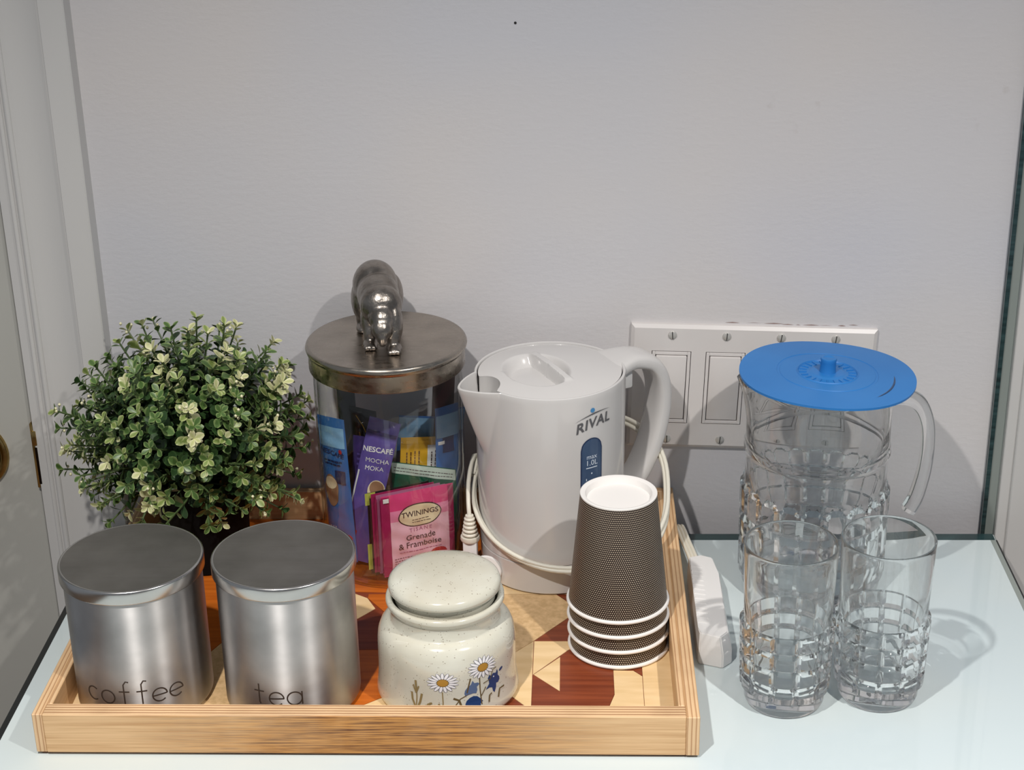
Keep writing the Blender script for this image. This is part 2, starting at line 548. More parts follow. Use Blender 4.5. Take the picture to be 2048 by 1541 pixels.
def glaze_mat():
    m = mat('speckled_glaze', srgb(206, 204, 190), 0.16)
    T = NT(m)
    tc = T.new('ShaderNodeTexCoord')
    v = T.new('ShaderNodeTexVoronoi'); v.inputs['Scale'].default_value = 520; v.inputs['Randomness'].default_value = 1.0
    T.link(tc.outputs['Object'], v.inputs['Vector'])
    n = T.new('ShaderNodeTexNoise'); n.inputs['Scale'].default_value = 260; T.link(tc.outputs['Object'], n.inputs['Vector'])
    lt = T.new('ShaderNodeMath', operation='LESS_THAN'); lt.inputs[1].default_value = 0.27; T.link(v.outputs['Distance'], lt.inputs[0])
    gt = T.new('ShaderNodeMath', operation='GREATER_THAN'); gt.inputs[1].default_value = 0.57; T.link(n.outputs['Fac'], gt.inputs[0])
    mu = T.new('ShaderNodeMath', operation='MULTIPLY'); T.link(lt.outputs[0], mu.inputs[0]); T.link(gt.outputs[0], mu.inputs[1])
    n2 = T.new('ShaderNodeTexNoise'); n2.inputs['Scale'].default_value = 16; n2.inputs['Detail'].default_value = 4; T.link(tc.outputs['Object'], n2.inputs['Vector'])
    rp = T.new('ShaderNodeValToRGB')
    rp.color_ramp.elements[0].position = 0.35; rp.color_ramp.elements[0].color = srgb(200, 196, 180)
    rp.color_ramp.elements[1].position = 0.6; rp.color_ramp.elements[1].color = srgb(212, 212, 200)
    T.link(n2.outputs['Fac'], rp.inputs[0])
    m2 = T.new('ShaderNodeMath', operation='MULTIPLY'); m2.inputs[1].default_value = 0.55; T.link(mu.outputs[0], m2.inputs[0])
    mx = T.new('ShaderNodeMix', data_type='RGBA'); T.link(m2.outputs[0], mx.inputs[0]); T.link(rp.outputs[0], mx.inputs[6]); mx.inputs[7].default_value = srgb(120, 104, 84)
    T.link(mx.outputs[2], T.b.inputs['Base Color'])
    T.b.inputs['Coat Weight'].default_value = 0.5
    return m


M['glaze'] = glaze_mat()
M['kettle'] = noisy(mat('kettle_white_plastic', (0.7, 0.7, 0.7), 0.2), srgb(206, 204, 203), srgb(211, 209, 207), (10, 10, 10))
M['kettle'].node_tree.nodes['Principled BSDF'].inputs['Coat Weight'].default_value = 0.3
M['black'] = mat('matte_black_plastic', srgb(6, 6, 7), 0.7, **{'Specular IOR Level': 0.12})
M['bear'] = noisy(mat('cast_pewter', (0.3, 0.3, 0.3), 0.25, 1.0), srgb(128, 121, 114), srgb(160, 153, 146), (90, 90, 90), rough=(0.2, 0.42), bump=0.35, bump_scale=420)
M['cord'] = mat('cream_cord', srgb(222, 218, 204), 0.4)
M['white_plastic'] = mat('white_plastic', srgb(226, 225, 224), 0.3)
M['plate'] = noisy(mat('switch_plate_plastic', (0.7, 0.7, 0.7), 0.3), srgb(214, 209, 207), srgb(219, 215, 213), (9, 9, 9))
M['screw'] = mat('painted_screw', srgb(196, 194, 190), 0.3, 0.3)
M['slot'] = mat('dark_slot', srgb(70, 68, 66), 0.6)
M['logo_grey'] = mat('logo_grey_print', srgb(92, 92, 95), 0.4)
M['logo_blue'] = mat('logo_blue_print', srgb(72, 138, 190), 0.4)
M['gauge'] = noisy(mat('blue_window', (0.05, 0.09, 0.17), 0.08), srgb(52, 72, 104), srgb(66, 86, 116), (40, 40, 20))
M['gauge_rim'] = mat('gauge_rim', srgb(32, 48, 84), 0.2)
M['print_white'] = mat('white_print', srgb(215, 226, 240), 0.5)
M['paper'] = mat('white_paper', srgb(232, 229, 226), 0.5)


def cup_mat():
    m = mat('woven_dot_paper', srgb(60, 44, 36), 0.5)
    T = NT(m)
    uv = T.new('ShaderNodeUVMap'); sp = T.new('ShaderNodeSeparateXYZ'); T.link(uv.outputs[0], sp.inputs[0])
    # u: 0..1 around, v: metres of height. dots staggered row by row
    ud = T.new('ShaderNodeMath', operation='MULTIPLY'); ud.inputs[1].default_value = 140.0; T.link(sp.outputs[0], ud.inputs[0])
    vd = T.new('ShaderNodeMath', operation='MULTIPLY'); vd.inputs[1].default_value = 610.0; T.link(sp.outputs[1], vd.inputs[0])
    fl = T.new('ShaderNodeMath', operation='FLOOR'); T.link(vd.outputs[0], fl.inputs[0])
    ho = T.new('ShaderNodeMath', operation='MULTIPLY_ADD'); ho.inputs[1].default_value = 0.5; T.link(fl.outputs[0], ho.inputs[0]); T.link(ud.outputs[0], ho.inputs[2])
    fu = T.new('ShaderNodeMath', operation='FRACT'); T.link(ho.outputs[0], fu.inputs[0])
    fv = T.new('ShaderNodeMath', operation='FRACT'); T.link(vd.outputs[0], fv.inputs[0])
    cm = T.new('ShaderNodeCombineXYZ'); T.link(fu.outputs[0], cm.inputs[0]); T.link(fv.outputs[0], cm.inputs[1])
    ds = T.new('ShaderNodeVectorMath', operation='DISTANCE'); ds.inputs[1].default_value = (0.5, 0.5, 0); T.link(cm.outputs[0], ds.inputs[0])
    rp = T.new('ShaderNodeValToRGB')
    rp.color_ramp.elements[0].position = 0.17; rp.color_ramp.elements[0].color = srgb(216, 200, 176)
    rp.color_ramp.elements[1].position = 0.29; rp.color_ramp.elements[1].color = srgb(38, 25, 20)
    T.link(ds.outputs['Value'], rp.inputs[0]); T.link(rp.outputs[0], T.b.inputs['Base Color'])
    return m


M['cup'] = cup_mat()
M['silicone'] = noisy(mat('blue_silicone', (0.02, 0.2, 0.6), 0.42), srgb(34, 114, 186), srgb(42, 122, 194), (12, 12, 12))


def cut_glass(name, tint, straight):
    """pressed glass: part of the light is bent, part passes straight through; the same for every kind of ray"""
    m = bpy.data.materials.new(name); m.use_nodes = True
    t = m.node_tree; t.nodes.clear()
    out = t.nodes.new('ShaderNodeOutputMaterial')
    g = t.nodes.new('ShaderNodeBsdfGlass'); g.inputs['Color'].default_value = tint; g.inputs['IOR'].default_value = 1.46; g.inputs['Roughness'].default_value = 0.0
    tr = t.nodes.new('ShaderNodeBsdfTransparent'); tr.inputs['Color'].default_value = tint
    mx = t.nodes.new('ShaderNodeMixShader'); mx.inputs[0].default_value = straight
    t.links.new(g.outputs[0], mx.inputs[1]); t.links.new(tr.outputs[0], mx.inputs[2])
    t.links.new(mx.outputs[0], out.inputs[0])
    return m


def thin_glass(name, tint, edge_tint):
    m = bpy.data.materials.new(name); m.use_nodes = True
    t = m.node_tree; t.nodes.clear()
    out = t.nodes.new('ShaderNodeOutputMaterial')
    fr = t.nodes.new('ShaderNodeFresnel')
    ge = t.nodes.new('ShaderNodeNewGeometry'); mi = t.nodes.new('ShaderNodeMapRange'); mi.inputs['To Min'].default_value = 1.5; mi.inputs['To Max'].default_value = 1 / 1.5
    t.links.new(ge.outputs['Backfacing'], mi.inputs[0]); t.links.new(mi.outputs[0], fr.inputs['IOR'])
    gl = t.nodes.new('ShaderNodeBsdfGlossy'); gl.inputs['Roughness'].default_value = 0.0; gl.inputs['Color'].default_value = (0.9, 0.9, 0.9, 1)
    tr = t.nodes.new('ShaderNodeBsdfTransparent')
    lw = t.nodes.new('ShaderNodeLayerWeight'); lw.inputs['Blend'].default_value = 0.5
    rp = t.nodes.new('ShaderNodeValToRGB'); rp.color_ramp.elements[0].position = 0.75; rp.color_ramp.elements[0].color = tint
    rp.color_ramp.elements[1].position = 1.0; rp.color_ramp.elements[1].color = edge_tint
    t.links.new(lw.outputs['Facing'], rp.inputs[0]); t.links.new(rp.outputs[0], tr.inputs['Color'])
    mx = t.nodes.new('ShaderNodeMixShader')
    t.links.new(fr.outputs[0], mx.inputs[0]); t.links.new(tr.outputs[0], mx.inputs[1]); t.links.new(gl.outputs[0], mx.inputs[2])
    t.links.new(mx.outputs[0], out.inputs[0])
    return m


M['cut_glass'] = cut_glass('cut_glass', (0.998, 1.0, 0.999, 1), 0.06)
M['cut_glass_inner'] = cut_glass('cut_glass_inner', (0.998, 1.0, 0.999, 1), 0.06)
M['jar_glass'] = thin_glass('jar_glass', (0.975, 0.98, 0.978, 1), (0.60, 0.63, 0.62, 1))

# ------------------------------------------------------------------ setting
struct(box('floor', -1.6, 1.6, -2.6, 0.3, -0.80, -0.76, M['floor']), 'brown wooden floor of the room')
wall = bpy.data.objects.new('wall_back', None); COL.objects.link(wall); struct(wall, 'white painted back wall behind the table')
wm = box('wall_face', -0.425, 1.6, 0.0, 0.10, -0.76, 1.60, M['wall'], wall)
# nail hole
V, F = lathe_data([(0.0, 0.0), (0.0011, 0.0), (0.0009, 0.0006), (0.0, 0.0008)], 12)
o = mesh('nail_hole', [(x - 0.0455, -z, y + 0.4445) for x, y, z in V], F, M['dark_gap'], wall)
# cracked caulk line above the switch plate
rnd = random.Random(5)
A = Acc()
x = 0.128
while x < 0.238:
    L = rnd.uniform(0.004, 0.018); zc = 0.1912 - (x - 0.05) * 0.030 + rnd.uniform(-0.0006, 0.0006); w = rnd.uniform(0.0001, 0.0005)
    A.add([(x, -0.0003, zc), (x + L * 0.5, -0.0003, zc + w), (x + L, -0.0003, zc - 0.0004), (x + L * 0.5, -0.0003, zc - w)], [(0, 1, 2, 3)])
    x += L * rnd.uniform(0.8, 1.4)
A.obj('crack', [mat('crack_brown', srgb(150, 126, 120), 0.8)], wall, False)

# left: door casing (extruded profile), door leaf behind it
ZB, ZT = -0.76, 1.60


def extrude_profile(name, pts, m, z0=ZB, z1=ZT, parent=None, angle=25):
    n = len(pts); V = [(x, y, z0) for x, y in pts] + [(x, y, z1) for x, y in pts]
    F = [(i, (i + 1) % n, n + (i + 1) % n, n + i) for i in range(n)] + [tuple(reversed(range(n))), tuple(range(n, 2 * n))]
    return mesh(name, V, F, m, parent, True, angle)


x0 = -0.3995
prof = [(x0, 0.004), (x0, -0.0175), (x0 - 0.001, -0.0185), (x0 - 0.0205, -0.0185), (x0 - 0.0212, -0.0178), (x0 - 0.0216, -0.0140), (x0 - 0.0235, -0.0140)]
for k in range(9):                      # shallow cove
    t = k / 8; prof.append((x0 - 0.0235 - 0.032 * t, -0.0140 + 0.0035 * math.sin(t * PI) ** 1 * 0.9 + 0.0030 * t))
prof += arc(x0 - 0.0585, -0.0105, 0.0025, -10, -170, 6) + [(x0 - 0.0615, -0.0105), (x0 - 0.0625, -0.0085)] + arc(x0 - 0.0655, -0.0085, 0.0022, -10, -170, 6) + [(x0 - 0.068, -0.0075), (x0 - 0.0765, -0.0065), (x0 - 0.0765, 0.004)]
prof = list(reversed(prof))
struct(extrude_profile('trim_1', prof, M['trim']), 'white moulded door casing left of the wall')
struct(box('trim_5', -0.4765, -0.425, 0.004, 0.10, ZB, ZT, M['dark_gap']), 'dark jamb recess behind the casing')
door = bpy.data.objects.new('door_1', None); COL.objects.link(door); struct(door, 'grey-white painted door at far left')
box('door_leaf', -1.30, -0.4782, -0.002, 0.038, ZB + 0.01, ZT, M['door'], door, 0.0012)
# rose, knob and strike
rose = lathe('door_rose', [(0, 0), (0.0345, 0), (0.0345, 0.002), (0.0335, 0.0035), (0.031, 0.0042), (0.0285, 0.0040), (0.0265, 0.003), (0.0262, 0.0028), (0, 0.0028)], M['brass'], door, 48)
rose.rotation_euler = (PI / 2, 0, 0); rose.location = (-0.5365, -0.002, 0.068); rose['label'] = 'round brass door rose with dark centre'
k = lathe('rose_insert', [(0, 0.0028), (0.0262, 0.0029), (0.024, 0.006), (0.017, 0.010), (0.0115, 0.014), (0.0115, 0.028), (0, 0.028)], M['bronze'], rose, 40)
kn = lathe('door_knob', [(0.0, 0.026), (0.013, 0.026), (0.024, 0.034), (0.0275, 0.044), (0.025, 0.054), (0.015, 0.060), (0, 0.061)], M['brass'], rose, 40)
bm = bmesh.new(); add_box(bm, -0.4790, -0.4762, -0.0065, 0.001, 0.036, 0.099, 0.0008)
add_box(bm, -0.4785, -0.4740, -0.0075, -0.0055, 0.078, 0.092, 0.0006)
bm_obj('strike_plate', bm, M['brass'], door, True)['label'] = 'brass strike plate edge'
box('latch_recess', -0.4768, -0.4745, -0.0068, -0.0060, 0.040, 0.076, M['bronze'], door)

# right: glass edge strip standing in the corner, then painted casing
struct(box('trim_2', 0.3595, 0.3632, -0.006, 0.0, -0.02, ZT, M['glass_edge']), 'dark green glass edge strip up the right corner')
struct(box('trim_3', 0.3632, 0.3715, -0.004, 0.0, ZB, ZT, M['glass_edge_pale']), 'grey green strip beside the glass edge')
prof = [(0.3715, 0.004), (0.3715, -0.009), (0.3722, -0.0098), (0.3795, -0.0098), (0.3802, -0.0092), (0.3806, -0.0115), (0.3815, -0.0125), (0.43, -0.0125), (0.43, 0.004)]
struct(extrude_profile('trim_4', prof, M['trim']), 'white painted casing at right edge')

# ------------------------------------------------------------------ table
TX0, TX1, TY0, TY1 = -0.4195, 0.3665, -0.56, -0.026
table = thing('glass_top_table', 'white back-painted glass table top with dark green edges under everything', 'table', (0, 0, -0.76))


def glass_slab():
    bm = bmesh.new(); add_box(bm, TX0, TX1, TY0, TY1, 0.75, 0.76)
    bmesh.ops.recalc_face_normals(bm, faces=bm.faces)
    me = bpy.data.meshes.new('glass_top')
    for f in bm.faces:
        f.material_index = 0 if f.normal.z > 0.5 else 1
    # bevelled pale arris on the upper edges
    es = [e for e in bm.edges if all(v.co.z > 0.755 for v in e.verts)]
    r = bmesh.ops.bevel(bm, geom=es, offset=0.0016, segments=1, affect='EDGES')
    for f in r['faces']: f.material_index = 2
    bm.to_mesh(me); bm.free()
    for x in ('table', 'black_edge', 'glass_edge'): me.materials.append(M[x])
    return link(bpy.data.objects.new('glass_top', me), table)


glass_slab()
EB = 0.7600
box('edge_band', TX0 + 0.002, TX1 - 0.002, TY1 - 0.0115, TY1 - 0.0005, EB - 0.002, EB + 0.0001, M['glass_edge'], table)
box('edge_band', TX0 + 0.0006, TX0 + 0.0052, TY0, TY1 - 0.0118, EB - 0.002, EB + 0.0001, M['black_edge'], table)
box('edge_band', TX1 - 0.0018, TX1 - 0.0004, TY0, TY1 - 0.0118, EB - 0.002, EB + 0.0001, M['black_edge'], table)
box('edge_band', TX1 - 0.0062, TX1 - 0.0019, TY0, TY1 - 0.0118, EB - 0.002, EB + 0.00012, M['glass_edge_pale'], table)
box('cabinet', TX0 + 0.012, TX1 - 0.012, TY0 + 0.02, TY1 - 0.004, 0.0, 0.7495, M['cabinet'], table, 0.002)

# ------------------------------------------------------------------ tray
TCX, TCY = -0.1478, -0.179
tray = thing('serving_tray', 'low birch plywood tray with inlaid wood floor and scorched front rail', 'tray', (TCX, TCY, 0))
LX0, LX1, LY0, LY1 = -0.3823 - TCX, 0.0867 - TCX, -0.355 - TCY, -0.003 - TCY
ZR0, ZR1 = 0.0022, 0.034
LW, RW, FW, BW = 0.0115, 0.0145, 0.0140, 0.0078


def rail(x0, x1, y0, y1, axis):
    bm = bmesh.new(); add_box(bm, x0, x1, y0, y1, ZR0, ZR1, 0.0005, 1)
    bmesh.ops.recalc_face_normals(bm, faces=bm.faces)
    me = bpy.data.meshes.new('rail')
    cx, cy = (x0 + x1) / 2, (y0 + y1) / 2
    for f in bm.faces:
        n = f.normal
        if axis == 'Y':   # front / back rails: edges show on top, faces are veneer
            f.material_index = 1 if abs(n.y) > 0.5 else 0
        else:
            f.material_index = 1 if abs(n.x) > 0.5 else 0
    for v in bm.verts: v.co.x -= cx; v.co.y -= cy
    bm.to_mesh(me); bm.free()
    me.materials.append(M['ply_y' if axis == 'Y' else 'ply_x'])
    me.materials.append(M['rail_face'] if (axis == 'Y' and y0 < 0) else M['birch'])
    o = link(bpy.data.objects.new('rail', me), tray); o.location = (cx, cy, 0)
    return o


rail(LX0 + 0.0075, LX1 - 0.0095, LY0, LY0 + FW, 'Y')['label'] = 'front rail with brown scorched stain'
rail(LX0 + 0.0075, LX1 - 0.0095, LY1 - BW, LY1, 'Y')
rail(LX0, LX0 + 0.0074, LY0 + 0.0004, LY1, 'X')
rail(LX0 + 0.0075, LX0 + LW, LY0 + FW + 0.0002, LY1 - BW - 0.0002, 'X')
rail(LX1 - 0.0094, LX1, LY0 - 0.0004, LY1, 'X')
rail(LX1 - RW, LX1 - 0.0095, LY0 + FW + 0.0002, LY1 - BW - 0.0002, 'X')
box('base_panel', LX0 + 0.003, LX1 - 0.003, LY0 + 0.003, LY1 - 0.003, 0.0, 0.0062, M['sapele'], tray)
ZF = 0.0070
# inlaid floor: each veneer piece a thin prism (x, y in world metres), 0.2 mm joints


def veneer(key, poly, dz=0.0):
    c = (sum(p[0] for p in poly) / len(poly), sum(p[1] for p in poly) / len(poly))
    P = []
    for x, y in poly:                      # shrink slightly for an open joint
        d = math.hypot(x - c[0], y - c[1]); k = 1 - 0.00022 / max(d, 0.002)
        P.append((c[0] + (x - c[0]) * k, c[1] + (y - c[1]) * k))
    n = len(P)
    V = [(x - TCX, y - TCY, 0.0060) for x, y in P] + [(x - TCX, y - TCY, ZF - 0.0003 + dz) for x, y in P]
    F = [tuple(range(n, 2 * n))] + [(i, (i + 1) % n, n + (i + 1) % n, n + i) for i in range(n)]
    bm = bmesh.new(); vs = [bm.verts.new(v) for v in V]
    for f in F: bm.faces.new([vs[i] for i in f])
    return bm_obj('veneer_piece', bm, M[key], tray)


IX0, IX1, IY0, IY1 = LX0 + LW + TCX, LX1 - RW + TCX, LY0 + FW + TCY, LY1 - BW + TCY
VX = -0.0318     # seam of the right-hand block
# right border strip and main block
veneer('maple', [(0.0508, IY0), (IX1, IY0), (IX1, IY1), (0.0508, IY1)])
veneer('sapele', [(VX, -0.2609), (VX, IY0), (0.0145, IY0), (0.0290, -0.2866), (0.0290, -0.2300), (0.0119, -0.2135), (-0.0050, -0.2259)])
veneer('maple', [(0.0145, IY0), (0.0505, IY0), (0.0505, -0.2620), (0.0440, -0.2545), (0.0290, -0.2540), (0.0290, -0.2866)])
veneer('sapele', [(0.0505, -0.2618), (0.0505, -0.2300), (0.0292, -0.2300), (0.0292, -0.2538), (0.0442, -0.2543)])
veneer('maple', [(VX, -0.2605), (-0.0050, -0.2258), (0.0119, -0.2133), (VX, -0.2133)])
veneer('maple', [(-0.0312, -0.2608), (-0.0113, -0.2362), (-0.0113, -0.2828)], 0.0003)
veneer('sapele', [(VX, -0.2130), (0.0505, -0.2130), (0.0505, -0.1770), (-0.0040, -0.1770)])
veneer('burr', [(VX, -0.2128), (-0.0042, -0.1770), (0.0100, -0.1735), (-0.0150, -0.1420), (-0.0750, -0.1420), (-0.0750, -0.2000), (-0.0590, -0.2440)])
veneer('sapele', [(0.0102, -0.1735), (-0.0148, -0.1420), (0.0505, -0.1420), (0.0505, -0.1768), (0.0, -0.1768)])
veneer('maple', [(VX - 0.0003, -0.2134), (-0.0588, -0.2444), (-0.0640, -0.2760), (-0.0480, -0.2880), (-0.0366, -0.3017), (-0.0325, IY0), (VX - 0.0003, IY0)])
veneer('sapele', [(-0.0640, -0.2762), (-0.0482, -0.2880), (-0.0366, -0.3019), (-0.0330, IY0), (-0.0900, IY0)])
veneer('padauk', [(-0.0752, -0.1420), (-0.1690, -0.1420), (-0.1690, -0.1480), (-0.1400, -0.1880), (-0.1400, -0.2400), (-0.0900, -0.2400), (-0.0752, -0.2000)])
veneer('sapele', [(-0.1402, -0.1882), (-0.1402, -0.2260), (-0.1900, -0.2260), (-0.1900, -0.2000), (-0.1720, -0.1786), (-0.1606, -0.1650)])
veneer('maple', [(-0.1692, -0.1482), (-0.1609, -0.1645), (-0.1720, -0.1784), (-0.1850, -0.1940), (-0.1850, -0.1380)])
veneer('padauk', [(-0.1402, -0.2402), (-0.1402, -0.2262), (-0.1900, -0.2262), (-0.2000, -0.3000), (-0.1550, -0.3010), (-0.1439, -0.2925), (-0.0900, -0.2700), (-0.0900, -0.2402)])
veneer('maple', [(-0.1550, -0.3012), (-0.1439, -0.2927), (-0.0902, -0.2702), (-0.0902, IY0), (-0.1620, IY0)])
veneer('burr', [(-0.1902, -0.2264), (-0.2002, -0.3002), (-0.1622, IY0), (-0.2960, IY0), (-0.2960, -0.2600), (-0.2680, -0.1990), (-0.2300, -0.1900)])
veneer('padauk', [(-0.2682, -0.1988), (-0.2302, -0.1898), (-0.1902, -0.2260), (-0.1902, -0.1420), (-0.1902, IY1), (-0.3300, IY1), (-0.3300, -0.2000), (-0.2962, -0.2598)])
veneer('maple', [(IX0, IY0), (-0.2962, IY0), (-0.2962, -0.2602), (-0.3302, -0.2002), (-0.3302, IY1), (IX0, IY1)])
veneer('padauk', [(-0.1900, -0.1376), (-0.0750, -0.1418), (-0.0750, IY1), (-0.1900, IY1)])
veneer('maple', [(-0.0748, -0.1418), (0.0505, -0.1418), (0.0505, IY1), (-0.0748, IY1)])

# ------------------------------------------------------------------ steel canisters


def letter_strokes(ch, h=0.0106):
    """thin geometric lowercase strokes; x-height h, returns list of polylines"""
    r = h / 2
    if ch == 'o': return [[(r * math.cos(a), r + r * math.sin(a)) for a in [2 * PI * i / 24 for i in range(25)]]]
    if ch == 'c': return [[(r * math.cos(a), r + r * math.sin(a)) for a in [math.radians(50 + 260 * i / 20) for i in range(21)]]]
    if ch == 'e': return [[(-r * 0.98, r * 0.95), (r, r * 1.05)] + [(r * math.cos(a), r + r * math.sin(a)) for a in [math.radians(3 + 310 * i / 22) for i in range(23)]]]
    if ch == 'a': return [[(r * math.cos(a), r + r * math.sin(a)) for a in [2 * PI * i / 24 for i in range(25)]], [(r, 2 * r), (r, 0)]]
    if ch == 'f': return [[(r * 0.75, h * 1.75), (r * 0.35, h * 1.8), (0, h * 1.55), (0, h * 1.2), (0, 0)], [(-r * 0.7, h), (r * 0.75, h)]]
    if ch == 't': return [[(0, h * 1.55), (0, r * 0.3), (r * 0.15, 0)], [(-r * 0.7, h), (r * 0.75, h)]]


def canister(label, x, y, h, word, a_mid, gap, dent):
    t = thing('steel_canister', label, 'canister', (x, y, ZF), 0, 'brushed steel canisters')
    R = 0.0495
    lathe('body', [(0, 0.0)] + arc(R - 0.005, 0.005, 0.005, -90, 0, 5) + [(R, h * 0.25), (R, h * 0.5), (R, h * 0.75), (R, h - 0.0075), (R - 0.002, h - 0.0075), (0, h - 0.0075)], M['steel_body'], t, 128)
    RL = 0.0518
    ld = lathe('lid', [(R - 0.002, h - 0.0105), (RL - 0.0006, h - 0.0105), (RL, h - 0.0095), (RL, h - 0.0022)] + arc(RL - 0.0014, h - 0.0014, 0.0014, 0, 90, 4) + [(RL - 0.0020, h - 0.0001)], M['steel_rim'], t, 128)
    lathe('lid_top', [(RL - 0.0020, h - 0.0001), (RL - 0.0040, h - 0.0003), (0.03, h - 0.0004), (0, h - 0.0005)], M['steel_lid'], ld, 96)
    V2 = []; A = Acc(); n = len(word)
    for i, ch in enumerate(word):
        ang = a_mid + (i - (n - 1) / 2) * gap
        for pl in letter_strokes(ch):
            V, F = refine(*ribbon2d(pl, 0.00105), 0.0016)
            A.add(wrap_cyl(V, ang, 0.0215, lambda z: R + 0.00012), F)
    A.obj('lettering', [M['engraving']], t, False)
    return t


canister('brushed steel canister engraved coffee, at the front left of the tray', -0.3190, -0.2845, 0.1145, 'coffee', -85, 14.6, 0)
canister('brushed steel canister engraved tea, beside the speckled ceramic jar', -0.2085, -0.2845, 0.1175, 'tea', -94, 15.0, 1)

# ------------------------------------------------------------------ ceramic sugar jar
cj = thing('ceramic_jar', 'squat speckled cream ceramic jar printed with daisies and bluebells', 'jar', (-0.0945, -0.2745, ZF))
bodyp = [(0, 0), (0.046, 0)] + [(0.0520, 0.0015), (0.0528, 0.004), (0.0524, 0.008), (0.0512, 0.016), (0.0508, 0.026), (0.0508, 0.040), (0.0506, 0.046), (0.0498, 0.0515), (0.0480, 0.0560), (0.0455, 0.0590), (0.0430, 0.0605),
         (0.0412, 0.0610), (0.0402, 0.0622), (0.0401, 0.0712), (0.0407, 0.0732), (0.0424, 0.0746), (0.0433, 0.0764), (0.0432, 0.0786), (0.0422, 0.0800), (0.0400, 0.0802), (0.0392, 0.0795), (0.0385, 0.0780), (0.0370, 0.070), (0.0370, 0.012), (0, 0.010)]
lathe('body', bodyp, M['glaze'], cj, 112, angle=60)
lidp = [(0, 0.0772), (0.0368, 0.0772), (0.0368, 0.0845), (0.0392, 0.0850), (0.0408, 0.0865), (0.0412, 0.0890), (0.0404, 0.0915), (0.0385, 0.0932), (0.034, 0.0948), (0.024, 0.0960), (0.012, 0.0965), (0, 0.0966)]
lathe('lid', lidp, M['glaze'], cj, 112, angle=60)
zs = [p[1] for p in bodyp[2:16]]; rs = [p[0] for p in bodyp[2:16]]
jar_r = lambda z: float(np.interp(z, zs, rs)) + 0.00015
M['petal'] = mat('petal_white', srgb(236, 236, 240), 0.3); M['petal_line'] = mat('petal_outline', srgb(120, 122, 132), 0.4)
M['daisy_eye'] = mat('daisy_eye', srgb(176, 132, 56), 0.4); M['bell_blue'] = mat('bell_blue', srgb(38, 66, 116), 0.3); M['bell_pale'] = mat('bell_pale_blue', srgb(92, 112, 148), 0.3)
M['leaf_print'] = mat('olive_print', srgb(142, 124, 84), 0.4); M['leaf_print_dark'] = mat('olive_print_dark', srgb(104, 88, 58), 0.4)


def jar_print(name, shapes, ang, z):
    A = Acc(); ms = []
    for k, (key, V, F) in enumerate(shapes):
        if M[key] not in ms: ms.append(M[key])
        off = 0.00004 * k if len(shapes) < 12 else 0.000006 * k
        V, F = refine(V, F, 0.0016)
        A.add(wrap_cyl(V, ang, z, lambda zz: jar_r(zz) + off), F, None, ms.index(M[key]))
    return A.obj(name, ms, cj, False)


def daisy(w, h, rot):
    S = []
    n = 17
    for key, ext, pw in (('petal_line', 1.0, 1.25), ('petal', 0.95, 0.85)):
        for i in range(n):
            a = 2 * PI * i / n + rot
            cx, cy = 0.66 * math.cos(a), 0.66 * math.sin(a)
            V, F = ell2d(0, 0, 0.34 * ext, 0.105 * pw, 12, a)
            S.append((key, [((x + cx) * w, (y + cy) * h) for x, y in V], F))
    S.append(('leaf_print_dark', *ell2d(0, 0, w * 0.38, h * 0.40, 20)))
    S.append(('daisy_eye', *ell2d(0, 0, w * 0.34, h * 0.35, 20)))
    return S


jar_print('daisy_print', daisy(0.0118, 0.0082, 0.1), -89.5, 0.0348)
jar_print('daisy_print', daisy(0.0120, 0.0088, 0.3), -55.5, 0.0425)
S = [('bell_blue', [(-0.0045, 0.0060), (-0.0030, 0.0085), (-0.0015, 0.0068), (0.0005, 0.0085), (0.0030, 0.0076), (0.0046, 0.0100), (0.0052, 0.0072), (0.0050, 0.0050), (0.0064, 0.0032), (0.0068, 0.0006), (0.0052, -0.0012), (0.0032, -0.0010), (0.0030, -0.0040), (0.0012, -0.0080), (-0.0002, -0.0062), (-0.0008, -0.0030), (-0.0032, -0.0022), (-0.0066, -0.0028), (-0.0050, -0.0008), (-0.0034, 0.0010), (-0.0036, 0.0035)], [tuple(range(21))]),
     ('bell_blue', *ell2d(0.0085, 0.0085, 0.0022, 0.0012, 12, 0.4)), ('petal', *ell2d(0.0008, 0.0055, 0.0006, 0.0006, 8))]
jar_print('bluebell_print', S, -46, 0.0255)
S = [('bell_pale', [(-0.0050, -0.0040), (-0.0056, -0.0020), (-0.0050, 0.0005), (-0.0032, 0.0028), (-0.0005, 0.0046), (0.0008, 0.0076), (0.0022, 0.0052), (0.0048, 0.0050), (0.0062, 0.0036), (0.0040, 0.0016), (0.0044, -0.0008), (0.0034, -0.0036), (0.0010, -0.0030), (-0.0020, -0.0034)], [tuple(range(14))])]
jar_print('bluebell_print', S, -66, 0.0262)
S = [('bell_blue', [(-0.0060, -0.0070), (-0.0066, -0.0040), (-0.0055, -0.0014), (-0.0030, 0.0006), (-0.0002, 0.0014), (0.0026, 0.0006), (0.0050, -0.0018), (0.0072, -0.0046), (0.0050, -0.0062), (0.0052, -0.0090)], [tuple(range(10))])]
jar_print('bluebell_print', S, -64.5, 0.0195)
S = []
for pts, w in [([(0, 0.001), (0.0005, 0.008), (0.0004, 0.0150)], 0.0009), ([(-0.0005, 0.0), (-0.003, 0.006), (-0.0035, 0.012)], 0.0016), ([(0.001, 0.0), (0.003, 0.005), (0.0045, 0.012)], 0.0016), ([(0, 0.012), (-0.0015, 0.016), (-0.002, 0.0185)], 0.0011), ([(0, 0.012), (0.0018, 0.0165), (0.0022, 0.018)], 0.0011), ([(0.0002, 0.014), (0.0, 0.0225)], 0.0016), ([(0.007, 0.0), (0.009, 0.004), (0.012, 0.0055)], 0.0014)]:
    S.append(('leaf_print', *ribbon2d(pts, w)))
jar_print('leaf_print', S, -112, 0.0125)
